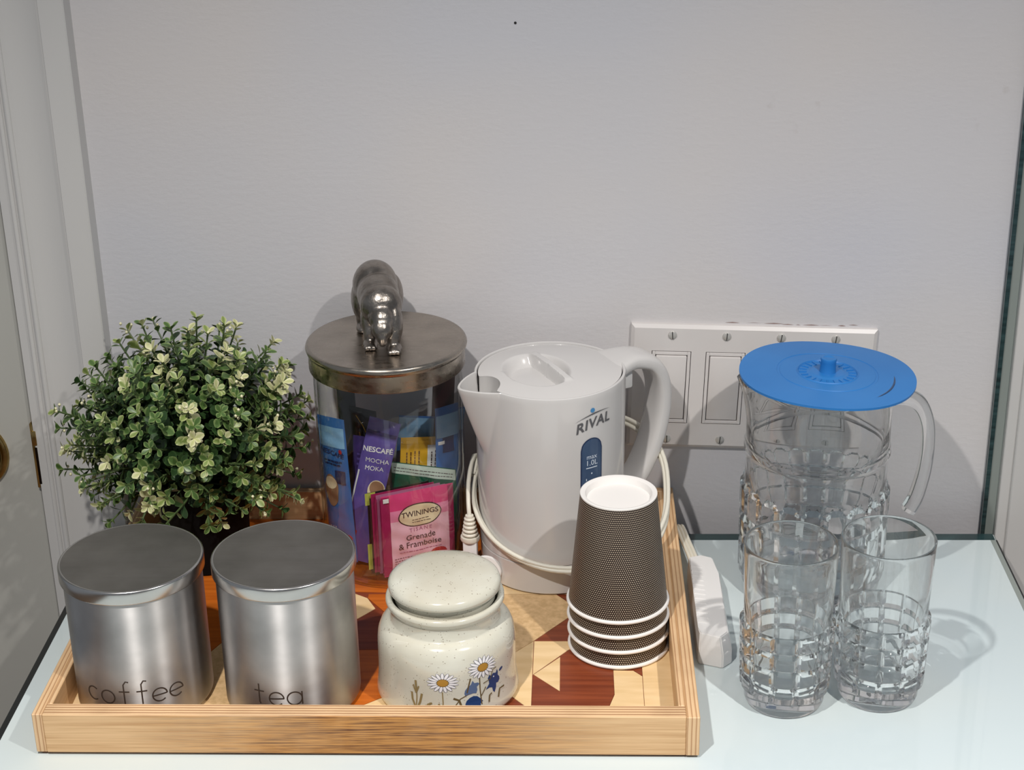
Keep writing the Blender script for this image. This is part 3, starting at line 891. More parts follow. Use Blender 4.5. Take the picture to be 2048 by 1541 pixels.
S = []
for pts, w in [([(0, 0), (0.0003, 0.006), (0.0, 0.0145)], 0.0008), ([(0.0005, 0.0), (0.003, 0.002)], 0.0012), ([(-0.0005, 0.001), (-0.003, 0.005)], 0.0012)]:
    S.append(('leaf_print', *ribbon2d(pts, w)))
jar_print('leaf_print', S, -90, 0.0125)
S = []
for pts, w in [([(-0.020, 0.0), (-0.014, 0.008), (-0.005, 0.012)], 0.0008), ([(-0.013, 0.0), (-0.015, 0.007), (-0.019, 0.009)], 0.0016), ([(-0.009, 0.012), (-0.007, 0.020), (-0.006, 0.0235)], 0.0010),
               ([(0.002, 0.0), (0.0012, 0.012), (0.001, 0.026)], 0.0008), ([(0.002, 0.007), (0.006, 0.013)], 0.0007), ([(0.004, 0.0165), (0.010, 0.018), (0.0125, 0.0245), (0.016, 0.0255)], 0.0007),
               ([(0.017, 0.0), (0.019, 0.006), (0.024, 0.006)], 0.0014), ([(0.008, 0.0), (0.009, 0.005), (0.011, 0.006)], 0.0012)]:
    S.append(('leaf_print_dark', *ribbon2d(pts, w)))
jar_print('leaf_print', S, -60, 0.0125)

# ------------------------------------------------------------------ electric kettle
KX, KY = -0.0195, -0.0850
ket = thing('electric_kettle', 'white plastic electric kettle with its cord coiled around it', 'kettle', (KX, KY, ZF))
SP = math.radians(208); KH = 0.1755
body_prof_z = [0, 0.02, 0.05, 0.10, 0.15, KH]; body_prof_r = [0.0590, 0.0595, 0.0600, 0.0607, 0.0612, 0.0614]
krb = lambda z: float(np.interp(z, body_prof_z, body_prof_r))


def adiff(a, b): return (a - b + PI) % (2 * PI) - PI


def k_outer(a, z, inset=0.0):
    r = krb(z) - inset
    k = (z - 0.116) / (KH - 0.116)
    if k > 0:
        w = math.radians(24.0) * (0.28 + 0.72 * k); d = adiff(a, SP)
        E = 0.0205 * k ** 0.92
        q = 1 - math.sqrt((d / w) ** 2 + 0.012)
        if q > 0: r += E * q / (1 - math.sqrt(0.012)) * (1.0 if inset == 0 else 0.97)
    return r


def k_angles(n=150, m=90):
    base = [SP + math.radians(30) + (2 * PI - math.radians(60)) * i / n for i in range(n)]
    sp = [SP - math.radians(30) + math.radians(60) * i / m for i in range(m)]
    return base + sp


ANG = k_angles(); NA = len(ANG)


def ring_mesh(name, rows, m, parent, angle=30, cap_first=False, cap_last=False):
    """rows: list of functions a -> (r, z)"""
    V = []; F = []
    for fn in rows:
        for a in ANG:
            r, z = fn(a); V.append((r * math.cos(a), r * math.sin(a), z))
    for i in range(len(rows) - 1):
        for k in range(NA):
            j = (k + 1) % NA
            F.append((i * NA + k, i * NA + j, (i + 1) * NA + j, (i + 1) * NA + k))
    if cap_first: F.append(tuple(reversed(range(NA))))
    if cap_last: F.append(tuple(range((len(rows) - 1) * NA, len(rows) * NA)))
    return mesh(name, V, F, m, parent, True, angle)


rows = [(lambda a, z=z: (k_outer(a, z), z)) for z in [0.0275] + [0.028 + (KH - 0.030) * i / 36 for i in range(37)]]
rows += [lambda a: (k_outer(a, KH - 0.0008) - 0.0003, KH - 0.0006), lambda a: (k_outer(a, KH) - 0.0010, KH), lambda a: (k_outer(a, KH, 0.0022), KH - 0.0002), lambda a: (k_outer(a, KH, 0.0026), KH - 0.0012)]
rows += [(lambda a, z=z: (k_outer(a, z, 0.0028), z)) for z in [KH - 0.006 - 0.05 * i / 10 for i in range(11)]]
ring_mesh('body', rows, M['kettle'], ket, 28, True, True)
lathe('base', [(0, 0.0018), (0.0560, 0.0018), (0.0560, 0.0), (0.0575, 0.0), (0.0590, 0.0015), (0.0594, 0.012), (0.0596, 0.0262), (0.0590, 0.0268), (0, 0.0270)], M['kettle'], ket, 128)
# lid: polar grid with a bite for the spout, a dished grip recess and a fin across it
RB, CB = 0.0190, 0.0655
LR = 0.0580


def lid_rmax(a):
    d = adiff(a, SP)
    if abs(math.sin(d)) * CB < RB and math.cos(d) > 0:
        return min(LR, CB * math.cos(d) - math.sqrt(RB * RB - (CB * math.sin(d)) ** 2))
    return LR


def sstep(a, b, x):
    t = max(0.0, min(1.0, (x - a) / (b - a))); return t * t * (3 - 2 * t)


FD = math.radians(208)


def lid_h(x, y):
    r2 = (x * x + y * y) / LR ** 2
    z = KH - 0.0012 + 0.0052 * (1 - r2)
    u = x * math.cos(FD) + y * math.sin(FD); v = -x * math.sin(FD) + y * math.cos(FD)
    uc = 0.0120
    q = math.sqrt(((u - uc) / 0.0265) ** 2 + (v / 0.0350) ** 2)
    rec = 0.0095 * (1 - sstep(0.72, 1.0, q))
    fin = sstep(-0.0052, -0.0028, u) * (1 - sstep(0.0018, 0.0042, u)) * (1 - sstep(0.030, 0.034, abs(v)))
    slot = 1 - sstep(-0.008, -0.0045, u) * 0
    return z - rec * (1 - fin) + 0.0012 * fin * 1.0


NRG = 64
LA = []
for i in range(240): LA.append(2 * PI * i / 240)
V = [(0, 0, lid_h(0, 0))]; F = []
for k in range(1, NRG + 1):
    for a in LA:
        r = lid_rmax(a) * k / NRG; x, y = r * math.cos(a), r * math.sin(a)
        V.append((x, y, lid_h(x, y)))
n = len(LA)
for i in range(n): F.append((0, 1 + i, 1 + (i + 1) % n))
for k in range(1, NRG):
    for i in range(n):
        a0 = 1 + (k - 1) * n
        F.append((a0 + i, a0 + n + i, a0 + n + (i + 1) % n, a0 + (i + 1) % n))
last = 1 + (NRG - 1) * n; b0 = len(V)
for q, a in enumerate(LA):
    r = lid_rmax(a) - 0.0004; V.append((r * math.cos(a), r * math.sin(a), lid_h(r * math.cos(a), r * math.sin(a)) - 0.0008))
c0 = len(V)
for q, a in enumerate(LA):
    r = lid_rmax(a) - 0.0004; V.append((r * math.cos(a), r * math.sin(a), KH - 0.022))
for i in range(n):
    j = (i + 1) % n
    F.append((last + i, b0 + i, b0 + j, last + j)); F.append((b0 + i, c0 + i, c0 + j, b0 + j))
lid = mesh('lid', V, F, M['kettle'], ket, True, 40)
# handle: broad strap behind / right, opposite the spout
HD = SP - PI
hx, hy = math.cos(HD), math.sin(HD)
hp = [(0.046, 0.1680), (0.060, 0.1702), (0.076, 0.1708), (0.0915, 0.1645), (0.1003, 0.1490), (0.1020, 0.1270), (0.0975, 0.1010), (0.0880, 0.0760), (0.0745, 0.0560), (0.0560, 0.0420)]
path = catmull([(s * hx, s * hy, z) for s, z in hp], 8)


def hsect(i, t):
    w = 0.0175 - 0.004 * t + 0.009 * (1 - sstep(0.0, 0.22, t)); th = 0.0058 + 0.0012 * math.sin(PI * t)
    return superell(w, th, 3.2, 28)


V, F = sweep_data(path, hsect, side=(-hy, hx, 0))
mesh('handle', V, F, M['kettle'], ket, True, 50)
# hinge button seen in the handle loop
bm = bmesh.new(); add_box(bm, -0.006, 0.006, -0.010, 0.010, -0.010, 0.010, 0.002)
o = bm_obj('lid_hinge', bm, M['white_plastic'], ket, True); o.location = (0.066 * hx, 0.066 * hy, 0.158); o.rotation_euler = (0, 0, HD)
# water window (stadium) and print
kr1 = lambda z: krb(z) + 0.00045


def stadium(w, z0, z1, n=20):
    R = w / 2; V = []; F = []
    for i in range(n + 1):
        x = -R + w * i / n; d = math.sqrt(max(0, R * R - x * x)); V += [(x, z0 + R - d), (x, z1 - R + d)]
    for i in range(n): F.append((2 * i, 2 * i + 2, 2 * i + 3, 2 * i + 1))
    return V, F


V, F = stadium(0.0200, 0.062, 0.1385)
mesh('window_frame', wrap_cyl([(x, y) for x, y in V], -57.0, 0.0, kr1), F, M['gauge_rim'], ket, True)
V, F = stadium(0.0180, 0.063, 0.1375)
wn = mesh('water_window', wrap_cyl(V, -57.0, 0.0, lambda z: krb(z) + 0.0006), F, M['gauge'], ket, True)
A = Acc()
kr2 = lambda z: krb(z) + 0.0008
for txt, sz, zz in (('max', 0.0058, 0.1205), ('1.0L', 0.0066, 0.1148)):
    V, F = text2d(txt, sz); A.add(wrap_cyl(V, -57.2, zz, kr2), F)
A.add(wrap_cyl(*[[(-0.0052, 0), (0, 0), (0.0052, 0), (0.0052, 0.0008), (0, 0.0008), (-0.0052, 0.0008)]], -57.2, 0.1122, kr2), [(0, 1, 4, 5), (1, 2, 3, 4)])
V, F = ell2d(0, 0, 0.0007, 0.0007, 10); A.add(wrap_cyl(V, -57.2, 0.1075, kr2), F)
A.add(wrap_cyl([(-0.0052, 0), (-0.0045, 0), (-0.0045, 0.002), (-0.0052, 0.002)], -57.2, 0.1015, kr2), [(0, 1, 2, 3)])
A.obj('gauge_marks', [M['print_white']], wn, False)
# maker's mark: blue dot, swoosh, bold capitals
A = Acc()
V, F = text2d('RIVAL', 0.0118, shear=0.12, space=1.08, bold=0.022)
V = [(x, y + 0.16 * x - 6.0 * x * x) for x, y in V]
A.add(wrap_cyl(V, -55.2, 0.1478, kr1), F)
pl = [(-0.0170 + 0.0345 * i / 16, 0.0) for i in range(17)]
top = [(x, 0.0092 + 0.17 * x - 9.5 * x * x + 0.0006 * (1 - abs(2 * i / 16 - 1))) for i, (x, _) in enumerate(pl)]
bot = [(x, 0.0092 + 0.17 * x - 9.5 * x * x - 0.0006 * (1 - abs(2 * i / 16 - 1))) for i, (x, _) in enumerate(pl)]
V = []; F = []
for a, b in zip(top, bot): V += [a, b]
for i in range(16): F.append((2 * i, 2 * i + 1, 2 * i + 3, 2 * i + 2))
A.add(wrap_cyl(V, -55.5, 0.1500, kr1), F)
V, F = ell2d(0, 0, 0.0020, 0.0020, 20)
A.add(wrap_cyl(V, -56.5, 0.1622, kr1), F, None, 1)
A.obj('maker_mark', [M['logo_grey'], M['logo_blue']], ket, False)
# cord: loops round the kettle, then drops to the plug in front
pts = []
TURN = 3
for k in range(TURN * 40 + 8):
    th = math.radians(-70 + 360 * k / 40); c, s = math.cos(th), math.sin(th)
    ex = 2.5
    rx = 0.0800 if c > 0 else 0.0800
    X = math.copysign(abs(c) ** (2 / ex), c) * rx - 0.0030 if c > 0 else c * 0.0815 - 0.0030
    Y = (math.copysign(abs(s) ** (2 / ex), s) if c > 0 else s) * 0.0735 - 0.0805
    lift = 0.0026 * k / 40
    Z = 0.033 + 0.50 * (Y + 0.154) + lift * 0.9
    off = 0.0012 * math.sin(k * 0.37)
    pts.append((X + c * off - KX, Y + s * off - KY, Z - ZF))
tail = [(-0.0832, -0.050, 0.0900), (-0.0862, -0.066, 0.0895), (-0.0880, -0.086, 0.0805), (-0.0876, -0.100, 0.0700), (-0.0868, -0.1055, 0.0615), (-0.0866, -0.1062, 0.0560)]
# leave the loop at the left-back
while not (pts[-1][0] + KX < -0.070 and pts[-1][1] + KY > -0.080): pts.pop()
pts = pts + [(x - KX, y - KY, z - ZF) for x, y, z in tail]
path = catmull(pts, 2)
V, F = sweep_data(path, circ(0.0019, 8))
cord = mesh('power_cord', V, F, M['cord'], ket, True, 60)
# plug: ribbed strain relief, body, round grip flange
A = Acc()
px, py = -0.0866 - KX, -0.1064 - KY
DZ = 0.0060
for k in range(5):
    z = 0.0530 - 0.0034 * k; r = 0.0046 + 0.00055 * k
    V, F = lathe_data([(0, z), (r - 0.0006, z), (r, z - 0.0007), (r, z - 0.0016), (r - 0.0007, z - 0.0022), (0, z - 0.0022)], 24)
    A.add([(x + px, y + py, zz + DZ - ZF) for x, y, zz in V], F)
V, F = lathe_data([(0, 0.055), (0.0034, 0.055), (0.0046, 0.036), (0.0078, 0.036), (0.0082, 0.0335), (0.0076, 0.032), (0, 0.032)], 24)
A.add([(x + px, y + py, zz + DZ - ZF) for x, y, zz in V], F)
plug = A.obj('plug', [M['cord']], cord)
bm = bmesh.new(); add_box(bm, px - 0.0060, px + 0.0060, py - 0.0055, py + 0.0055, 0.0005, 0.0330 + DZ - ZF, 0.0015)
bm_obj('plug_body', bm, M['white_plastic'], cord, True)
V, F = lathe_data([(0, -0.0015), (0.0125, -0.0015), (0.0135, 0), (0.0125, 0.0015), (0, 0.0015)], 32)
Rm = Matrix.Rotation(math.radians(78), 3, 'X')
o = mesh('plug_flange', [Rm @ Vector(v) for v in V], F, M['white_plastic'], cord); o.location = (-0.0735 - KX, -0.1290 - KY, 0.0140)

# ------------------------------------------------------------------ paper cups, stacked upside down
cup_labels = ['topmost upside-down paper cup of the stack, its white base showing', 'second upside-down paper cup from the top of the stack', 'third upside-down paper cup from the top of the stack', 'lowest upside-down paper cup, its white rim on the tray floor']


def make_cup(label, loc):
    t = thing('paper_cup', label, 'cup', loc, 0, 'upside-down patterned paper cups in one stack')
    H = 0.0920; R0, R1 = 0.0376, 0.0287
    n = 96; V = []; F = []; U = []
    rows = 24
    for k in range(rows + 1):
        z = 0.0030 + (H - 0.0030) * k / rows; r = R0 + (R1 - R0) * k / rows
        for i in range(n + 1):
            a = 2 * PI * i / n
            V.append((r * math.cos(a), r * math.sin(a), z)); U.append((i / n, z))
    for k in range(rows):
        for i in range(n): F.append((k * (n + 1) + i, k * (n + 1) + i + 1, (k + 1) * (n + 1) + i + 1, (k + 1) * (n + 1) + i))
    mesh('sleeve', V, F, M['cup'], t, True, 60, uvs=U)
    rr = 0.00165
    lathe('rim', [(R0 + 0.0002 + rr * math.cos(x), 0.00165 + rr * math.sin(x)) for x in [2 * PI * i / 12 for i in range(13)]], M['paper'], t, 96, angle=80)
    lathe('base', [(R1 + 0.0001, H - 0.0035), (R1 + 0.0001, H), (R1 - 0.0005, H + 0.0003), (R1 - 0.0022, H + 0.0001), (R1 - 0.0036, H - 0.0006), (R1 - 0.0050, H - 0.0050), (0, H - 0.0052)], M['paper'], t, 96, angle=30)
    lathe('lining', [(R0 - 0.0004, 0.003), (R1 - 0.0004, H - 0.004)], M['paper'], t, 64)
    return t


def copy_tree(o, parent=None):
    c = o.copy(); COL.objects.link(c)
    if parent is not None: c.parent = parent
    for ch in [x for x in COL.objects if x.parent == o]: copy_tree(ch, c)
    return c


cup0 = make_cup(cup_labels[0], (0.0330, -0.2150, ZF + 0.0129 * 3))
for k in range(1, 4):
    c = copy_tree(cup0); c.location = (0.0330 + 0.0003 * k, -0.2150 - 0.0002 * k, ZF + 0.0129 * (3 - k)); c['label'] = cup_labels[k]; c.rotation_euler = (0, 0, 0.7 * k)

# ------------------------------------------------------------------ light-switch plate
sp = thing('switch_plate', 'wide white four-gang rocker switch plate on the wall', 'switch', (0.0489, 0.0, 0.1901))
sp.rotation_euler = (0, 0.0330, 0)
PW, PH = 0.208, 0.1143
sx, sy = (PW - 3 * 0.046) / 2, (PH - 0.0968) / 2


def plate_obj():
    bm = bmesh.new()
    # face with four openings: build as strips around the openings
    OW, OH = 0.0337, 0.0672
    ztop, zbot = -(PH - OH) / 2, -(PH + OH) / 2
    f = -0.0058
    xs = [0.0]
    for k in range(4):
        c = sx + 0.046 * k; xs += [c - OW / 2, c + OW / 2]
    xs.append(PW)
    e = 0.003
    for k in range(len(xs) - 1):
        a = xs[k] if k else e; b = xs[k + 1] if k < len(xs) - 2 else PW - e
        for z0, z1 in ((-PH + e, zbot), (zbot, ztop), (ztop, -e)):
            if k % 2 == 1 and z1 == ztop: continue
            vs = [bm.verts.new((x, f, z)) for x, z in ((a, z0), (b, z0), (b, z1), (a, z1))]; bm.faces.new(vs)
    bmesh.ops.remove_doubles(bm, verts=bm.verts, dist=1e-6)
    es = [ed for ed in bm.edges if ed.is_boundary]
    r = bmesh.ops.extrude_edge_only(bm, edges=es)
    for v in [g for g in r['geom'] if isinstance(g, bmesh.types.BMVert)]:
        outer = v.co.x < 0.005 or v.co.x > PW - 0.005 or v.co.z > -0.005 or v.co.z < -PH + 0.005
        if outer:
            v.co.x = -0.0 if v.co.x < 0.005 else (PW if v.co.x > PW - 0.005 else v.co.x)
            v.co.z = 0.0 if v.co.z > -0.005 else (-PH if v.co.z < -PH + 0.005 else v.co.z)
            v.co.y = -0.0035
        else: v.co.y = -0.0015
    es = [ed for ed in bm.edges if ed.is_boundary and abs(ed.verts[0].co.y + 0.0035) < 1e-5 and abs(ed.verts[1].co.y + 0.0035) < 1e-5]
    r = bmesh.ops.extrude_edge_only(bm, edges=es)
    for v in [g for g in r['geom'] if isinstance(g, bmesh.types.BMVert)]: v.co.y = 0.0
    return bm_obj('plate', bm, M['plate'], sp, True, 30)


plate_obj()
for k in range(4):
    c = sx + 0.046 * k; zc = -PH / 2
    # rocker frame, then rocker pad tilted a little
    bm = bmesh.new()
    for x0, x1, z0, z1 in ((c - 0.0163, c - 0.0137, zc - 0.033, zc + 0.033), (c + 0.0137, c + 0.0163, zc - 0.033, zc + 0.033), (c - 0.0137, c + 0.0137, zc + 0.0303, zc + 0.033), (c - 0.0137, c + 0.0137, zc - 0.033, zc - 0.0303)):
        add_box(bm, x0, x1, -0.0064, -0.001, z0, z1, 0.0003, 1)
    bm_obj('rocker_frame', bm, M['plate'], sp, False)
    bm = bmesh.new(); add_box(bm, c - 0.0131, c + 0.0131, -0.0066, -0.001, zc - 0.0297, zc + 0.0297, 0.0008, 2)
    for v in bm.verts:
        if v.co.y < -0.004: v.co.y -= 0.0022 * (v.co.z - zc) / 0.03 * (-1 if k % 2 else -1) * -1 if False else 0.0016 * abs(v.co.z - zc) / 0.03 * (1 if v.co.z > zc else -0.6)
    bm_obj('rocker', bm, M['plate'], sp, True, 40)
    for z in (-sy, -sy - 0.0968):
        s = lathe('screw', [(0, -0.0002), (0.0037, 0), (0.0036, 0.0009), (0.0026, 0.0015), (0, 0.0017)], M['screw'], sp, 24)
        s.rotation_euler = (PI / 2, 0, 0); s.location = (c, -0.0058, z)
        box('slot', -0.0004, 0.0004, -0.0032, 0.0032, 0.0013, 0.0019, M['slot'], s).rotation_euler = (0, 0, random.Random(k * 7 + int(z * 100)).uniform(-0.15, 0.15))

# ------------------------------------------------------------------ glass jar with pewter lid and bear
JX, JY = -0.1520, -0.0745
jar = thing('glass_jar', 'tall clear glass jar with pewter lid and bear knob, full of drink sachets', 'jar', (JX, JY, ZF))
JR = 0.0608
lathe('glass', [(0, 0.0), (0.054, 0.0), (JR - 0.001, 0.002), (JR, 0.006), (JR, 0.05), (JR, 0.10), (JR, 0.15), (JR, 0.176), (JR - 0.003, 0.182), (JR - 0.003, 0.190), (JR - 0.0055, 0.190), (JR - 0.0055, 0.182), (JR - 0.0025, 0.175), (JR - 0.0025, 0.009), (0.054, 0.0036), (0, 0.0032)], M['jar_glass'], jar, 96, angle=60)
ZL = 0.198
jl = lathe('jar_lid', [(0, 0.1905), (0.056, 0.1905), (0.0622, 0.1905), (0.0622, 0.1775), (0.0632, 0.1768), (0.0636, 0.1778), (0.0636, 0.1905), (0.0640, 0.1918), (0.0652, 0.1930), (0.0656, 0.1950), (0.0650, ZL - 0.0012), (0.0640, ZL - 0.0002), (0.0630, ZL)], M['pewter'], jar, 128)
lathe('lid_top', [(0.0630, ZL), (0.04, ZL + 0.0001), (0, ZL + 0.0002)], M['pewter_top'], jl, 96)
# bear: ellipsoids fused into one skin (voxel remesh), head lowered towards the viewer
def ellipsoid(bm, c, r, rot=(0, 0, 0)):
    g = bmesh.ops.create_uvsphere(bm, u_segments=20, v_segments=14, radius=1.0)
    Rr = Matrix.Rotation(rot[2], 3, 'Z') @ Matrix.Rotation(rot[1], 3, 'Y') @ Matrix.Rotation(rot[0], 3, 'X')
    for v in g['verts']: v.co = Rr @ Vector((v.co.x * r[0], v.co.y * r[1], v.co.z * r[2])) + Vector(c)


bm = bmesh.new()
E3 = ellipsoid
E3(bm, (-0.0040, 0.020, 0.0400), (0.0185, 0.0200, 0.0205))            # rump
E3(bm, (-0.0015, 0.004, 0.0375), (0.0172, 0.0220, 0.0175))            # barrel
E3(bm, (0.0010, -0.013, 0.0350), (0.0172, 0.0150, 0.0165))            # shoulders
E3(bm, (0.0015, -0.024, 0.0275), (0.0105, 0.0120, 0.0110), (0.7, 0, 0))  # neck
E3(bm, (0.0015, -0.0305, 0.0215), (0.0086, 0.0098, 0.0088), (0.8, 0, 0))  # head
E3(bm, (0.0015, -0.0350, 0.0140), (0.0042, 0.0050, 0.0075), (0.35, 0, 0))  # muzzle
for s in (-1, 1):
    E3(bm, (0.0015 + s * 0.0078, -0.0262, 0.0295), (0.0030, 0.0022, 0.0034))   # ears
for x, y, lean in ((-0.0085, -0.0150, 0.10), (0.0105, -0.0260, 0.22)):          # front legs
    E3(bm, (x * 1.05, y + 0.004, 0.0220), (0.0072, 0.0085, 0.0170), (-lean, 0, 0))
    E3(bm, (x, y, 0.0105), (0.0058, 0.0062, 0.0115))
    E3(bm, (x, y - 0.0040, 0.0036), (0.0064, 0.0085, 0.0042))
    for q in (-1, 0, 1): E3(bm, (x + q * 0.0034, y - 0.0108, 0.0030), (0.0020, 0.0030, 0.0026))
for x, y in ((-0.0150, 0.0220), (0.0090, 0.0300)):                              # hind legs
    E3(bm, (x, y, 0.0270), (0.0095, 0.0125, 0.0190))
    E3(bm, (x, y + 0.001, 0.0110), (0.0062, 0.0068, 0.0120))
    E3(bm, (x, y - 0.0040, 0.0036), (0.0064, 0.0090, 0.0042))
E3(bm, (-0.0045, 0.0405, 0.0400), (0.0035, 0.0035, 0.0050))                     # tail
me = bpy.data.meshes.new('bear_tmp'); bm.to_mesh(me); bm.free()
ob = bpy.data.objects.new('bear_tmp', me); COL.objects.link(ob)
md = ob.modifiers.new('r', 'REMESH'); md.mode = 'VOXEL'; md.voxel_size = 0.0011; md.use_smooth_shade = True
ms = ob.modifiers.new('s', 'SMOOTH'); ms.factor = 0.5; ms.iterations = 3
dg = bpy.context.evaluated_depsgraph_get()
me2 = bpy.data.meshes.new_from_object(ob.evaluated_get(dg))
bpy.data.objects.remove(ob)
me2.materials.clear(); me2.materials.append(M['bear'] if 'bear' in M else M['pewter'])
me2.polygons.foreach_set('use_smooth', [True] * len(me2.polygons))
bear = link(bpy.data.objects.new('bear_knob', me2), jl)
bear.location = (-0.0035, 0.0015, ZL - 0.0006); bear.rotation_euler = (0, 0, math.radians(5)); bear['label'] = 'cast pewter bear with head lowered'

# ------------------------------------------------------------------ sachets inside the jar
def flat(name, rgb, r=0.35): return mat(name, srgb(*rgb), r)


P = {k: flat('foil_' + k, c, r) for k, c, r in (('blue', (52, 106, 172), 0.3), ('skyblue', (132, 178, 214), 0.3), ('navy', (24, 36, 84), 0.35), ('purple', (92, 78, 150), 0.3), ('violet', (60, 46, 104), 0.3), ('black', (26, 22, 26), 0.3), ('gold', (214, 166, 42), 0.3), ('brown', (96, 60, 44), 0.4), ('coffee', (150, 112, 84), 0.4), ('cream', (228, 212, 176), 0.4),
     ('red', (176, 36, 44), 0.35), ('mint', (196, 214, 200), 0.4), ('green', (18, 88, 66), 0.35), ('pink', (216, 62, 122), 0.35), ('rose', (226, 132, 168), 0.35), ('blush', (232, 182, 198), 0.38), ('magenta', (158, 28, 84), 0.35), ('mauve', (176, 104, 140), 0.35), ('lime', (184, 190, 84), 0.4), ('white', (226, 226, 222), 0.4), ('ink', (58, 34, 40), 0.5), ('maroon', (46, 20, 26), 0.35))}
SACHET_GROUP = 'drink sachets inside the glass jar'


def sachet(name, label, cat, base, w, h, th, yaw, lean, roll, front, parts=(), crimp=0.006):
    """pillow packet; local x right, z up, front -y. parts: (name, material, V2, F) in metres on the front."""
    t = thing(name, label, cat, base, 0, SACHET_GROUP)
    t.rotation_mode = 'ZYX'
    t.rotation_euler = (math.radians(lean), math.radians(roll), math.radians(yaw))

    def f(x, z):
        u = min(1, abs(x) / (w / 2)); v = abs(z - h / 2) / (h / 2)
        edge = max(0.0, 1 - max(0.0, (abs(z - h / 2) - (h / 2 - crimp)) / crimp)) if crimp else 1
        core = (1 - u ** 4) * (1 - min(1, v) ** 6)
        wr = 0.0004 * math.sin(z * 420 + x * 160) + 0.0003 * math.sin(x * 330 - z * 200)
        return th / 2 * core * (0.25 + 0.75 * edge) + wr * core + 0.0002
    NX, NZ = 18, 28
    V = []; F = []
    for sgn in (-1, 1):
        for j in range(NZ + 1):
            for i in range(NX + 1):
                x = -w / 2 + w * i / NX; z = h * j / NZ
                V.append((x, sgn * f(x, z), z))
    o2 = (NX + 1) * (NZ + 1)
    for j in range(NZ):
        for i in range(NX):
            a = j * (NX + 1) + i
            F.append((a, a + 1, a + NX + 2, a + NX + 1)); F.append((o2 + a, o2 + a + NX + 1, o2 + a + NX + 2, o2 + a + 1))
    for j in range(NZ):
        a = j * (NX + 1); F.append((a, a + NX + 1, o2 + a + NX + 1, o2 + a)); a += NX; F.append((a, o2 + a, o2 + a + NX + 1, a + NX + 1))
    for i in range(NX):
        F.append((i, o2 + i, o2 + i + 1, i + 1)); a = NZ * (NX + 1) + i; F.append((a, a + 1, o2 + a + 1, o2 + a))
    mesh('packet', V, F, P[front], t, True, 50)
    for k, (pn, mk, V2, F2) in enumerate(parts):
        V2, FF = refine(V2, F2, 0.0032)
        VV = [(x, -f(x, z) - 0.00026 - 0.00007 * k, z) for x, z in V2]
        if isinstance(pn, str): mesh(pn, VV, FF, P[mk], t, False)
    return t


def quad(x0, x1, z0, z1, nx=6, nz=6, wob=0.0):
    V = [(x0 + (x1 - x0) * i / nx, z0 + (z1 - z0) * j / nz + wob * math.sin(i * 1.7)) for j in range(nz + 1) for i in range(nx + 1)]
    F = [(j * (nx + 1) + i, j * (nx + 1) + i + 1, (j + 1) * (nx + 1) + i + 1, (j + 1) * (nx + 1) + i) for j in range(nz) for i in range(nx)]
    return V, F


def txt(s, x, z, size, rot=0.0, **kw):
    V, F = text2d(s, size, **kw); c, sn = math.cos(rot), math.sin(rot)
    return [(x + a * c - b * sn, z + a * sn + b * c) for a, b in V], F


def lines(x0, x1, z0, n, dz, seed, t=0.0006):
    """rows of tiny illegible print as broken dashes"""
    r = random.Random(seed); V = []; F = []
    for k in range(n):
        x = x0; z = z0 - k * dz
        while x < x1 - 0.001:
            L = min(r.uniform(0.001, 0.004), x1 - x); b = len(V)
            V += [(x, z), (x + L, z), (x + L, z + t), (x, z + t)]; F.append((b, b + 1, b + 2, b + 3)); x += L + 0.0006
    return V, F


ZS = 0.0108
# raspberry tea in front
fw_, fh_ = 0.0630, 0.0745
e1 = ring2d(0.001, 0.0530, 0.0190, 0.0108, 40, 7); e2 = ring2d(0.001, 0.0530, 0.0180, 0.0098, 40, 7)
ripple = lambda x0, x1, z0, z1: quad(x0, x1, z0, z1, 8, 10)
parts = [('border', 'magenta', *quad(-fw_ / 2, -0.0245, 0.001, fh_ - 0.001, 2, 20)), ('border', 'magenta', *quad(0.0265, fw_ / 2, 0.001, fh_ - 0.001, 2, 20)),
         ('label_panel', 'rose', *quad(-0.0245, 0.0265, 0.046, 0.060, 8, 5)), ('label_panel', 'blush', *quad(-0.0245, 0.0265, 0.001, 0.050, 8, 14)),
         ('badge_rim', 'maroon', *e1), ('badge', 'cream', *e2), ('lettering', 'ink', *txt('TWININGS', 0.001, 0.0525, 0.0066, 0.0, bold=0.014)),
         ('lettering', 'ink', *lines(-0.006, 0.010, 0.0490, 2, 0.0022, 3)), ('lettering', 'mauve', *txt('TISANE', 0.001, 0.0385, 0.0048, 0.0, space=1.35)),
         ('lettering', 'ink', *txt('Grenade', 0.001, 0.0310, 0.0074)), ('lettering', 'ink', *txt('& Framboise', 0.000, 0.0240, 0.0074)),
         ('lettering', 'mauve', *lines(-0.018, 0.020, 0.0205, 1, 0.002, 9)), ('lettering', 'ink', *lines(-0.0225, 0.006, 0.0155, 7, 0.0021, 4, 0.0005)),
         ('raspberry_print', 'red', *ring2d(0.0160, 0.0140, 0.0080, 0.0055, 20, 4)), ('fold_mark', 'white', *quad(-0.0300, -0.0252, 0.0690, 0.0728, 2, 2))]
yaw1 = 25
cx1, cy1 = -0.1290, -0.1085
t_ = sachet('tea_sachet', 'bright pink raspberry tea sachet at the front of the glass jar', 'sachet', (cx1, cy1, ZS), fw_, fh_, 0.0030, yaw1, 0, 0, 'pink', parts, 0.002)
nx_, ny_ = -math.sin(math.radians(yaw1)), math.cos(math.radians(yaw1))
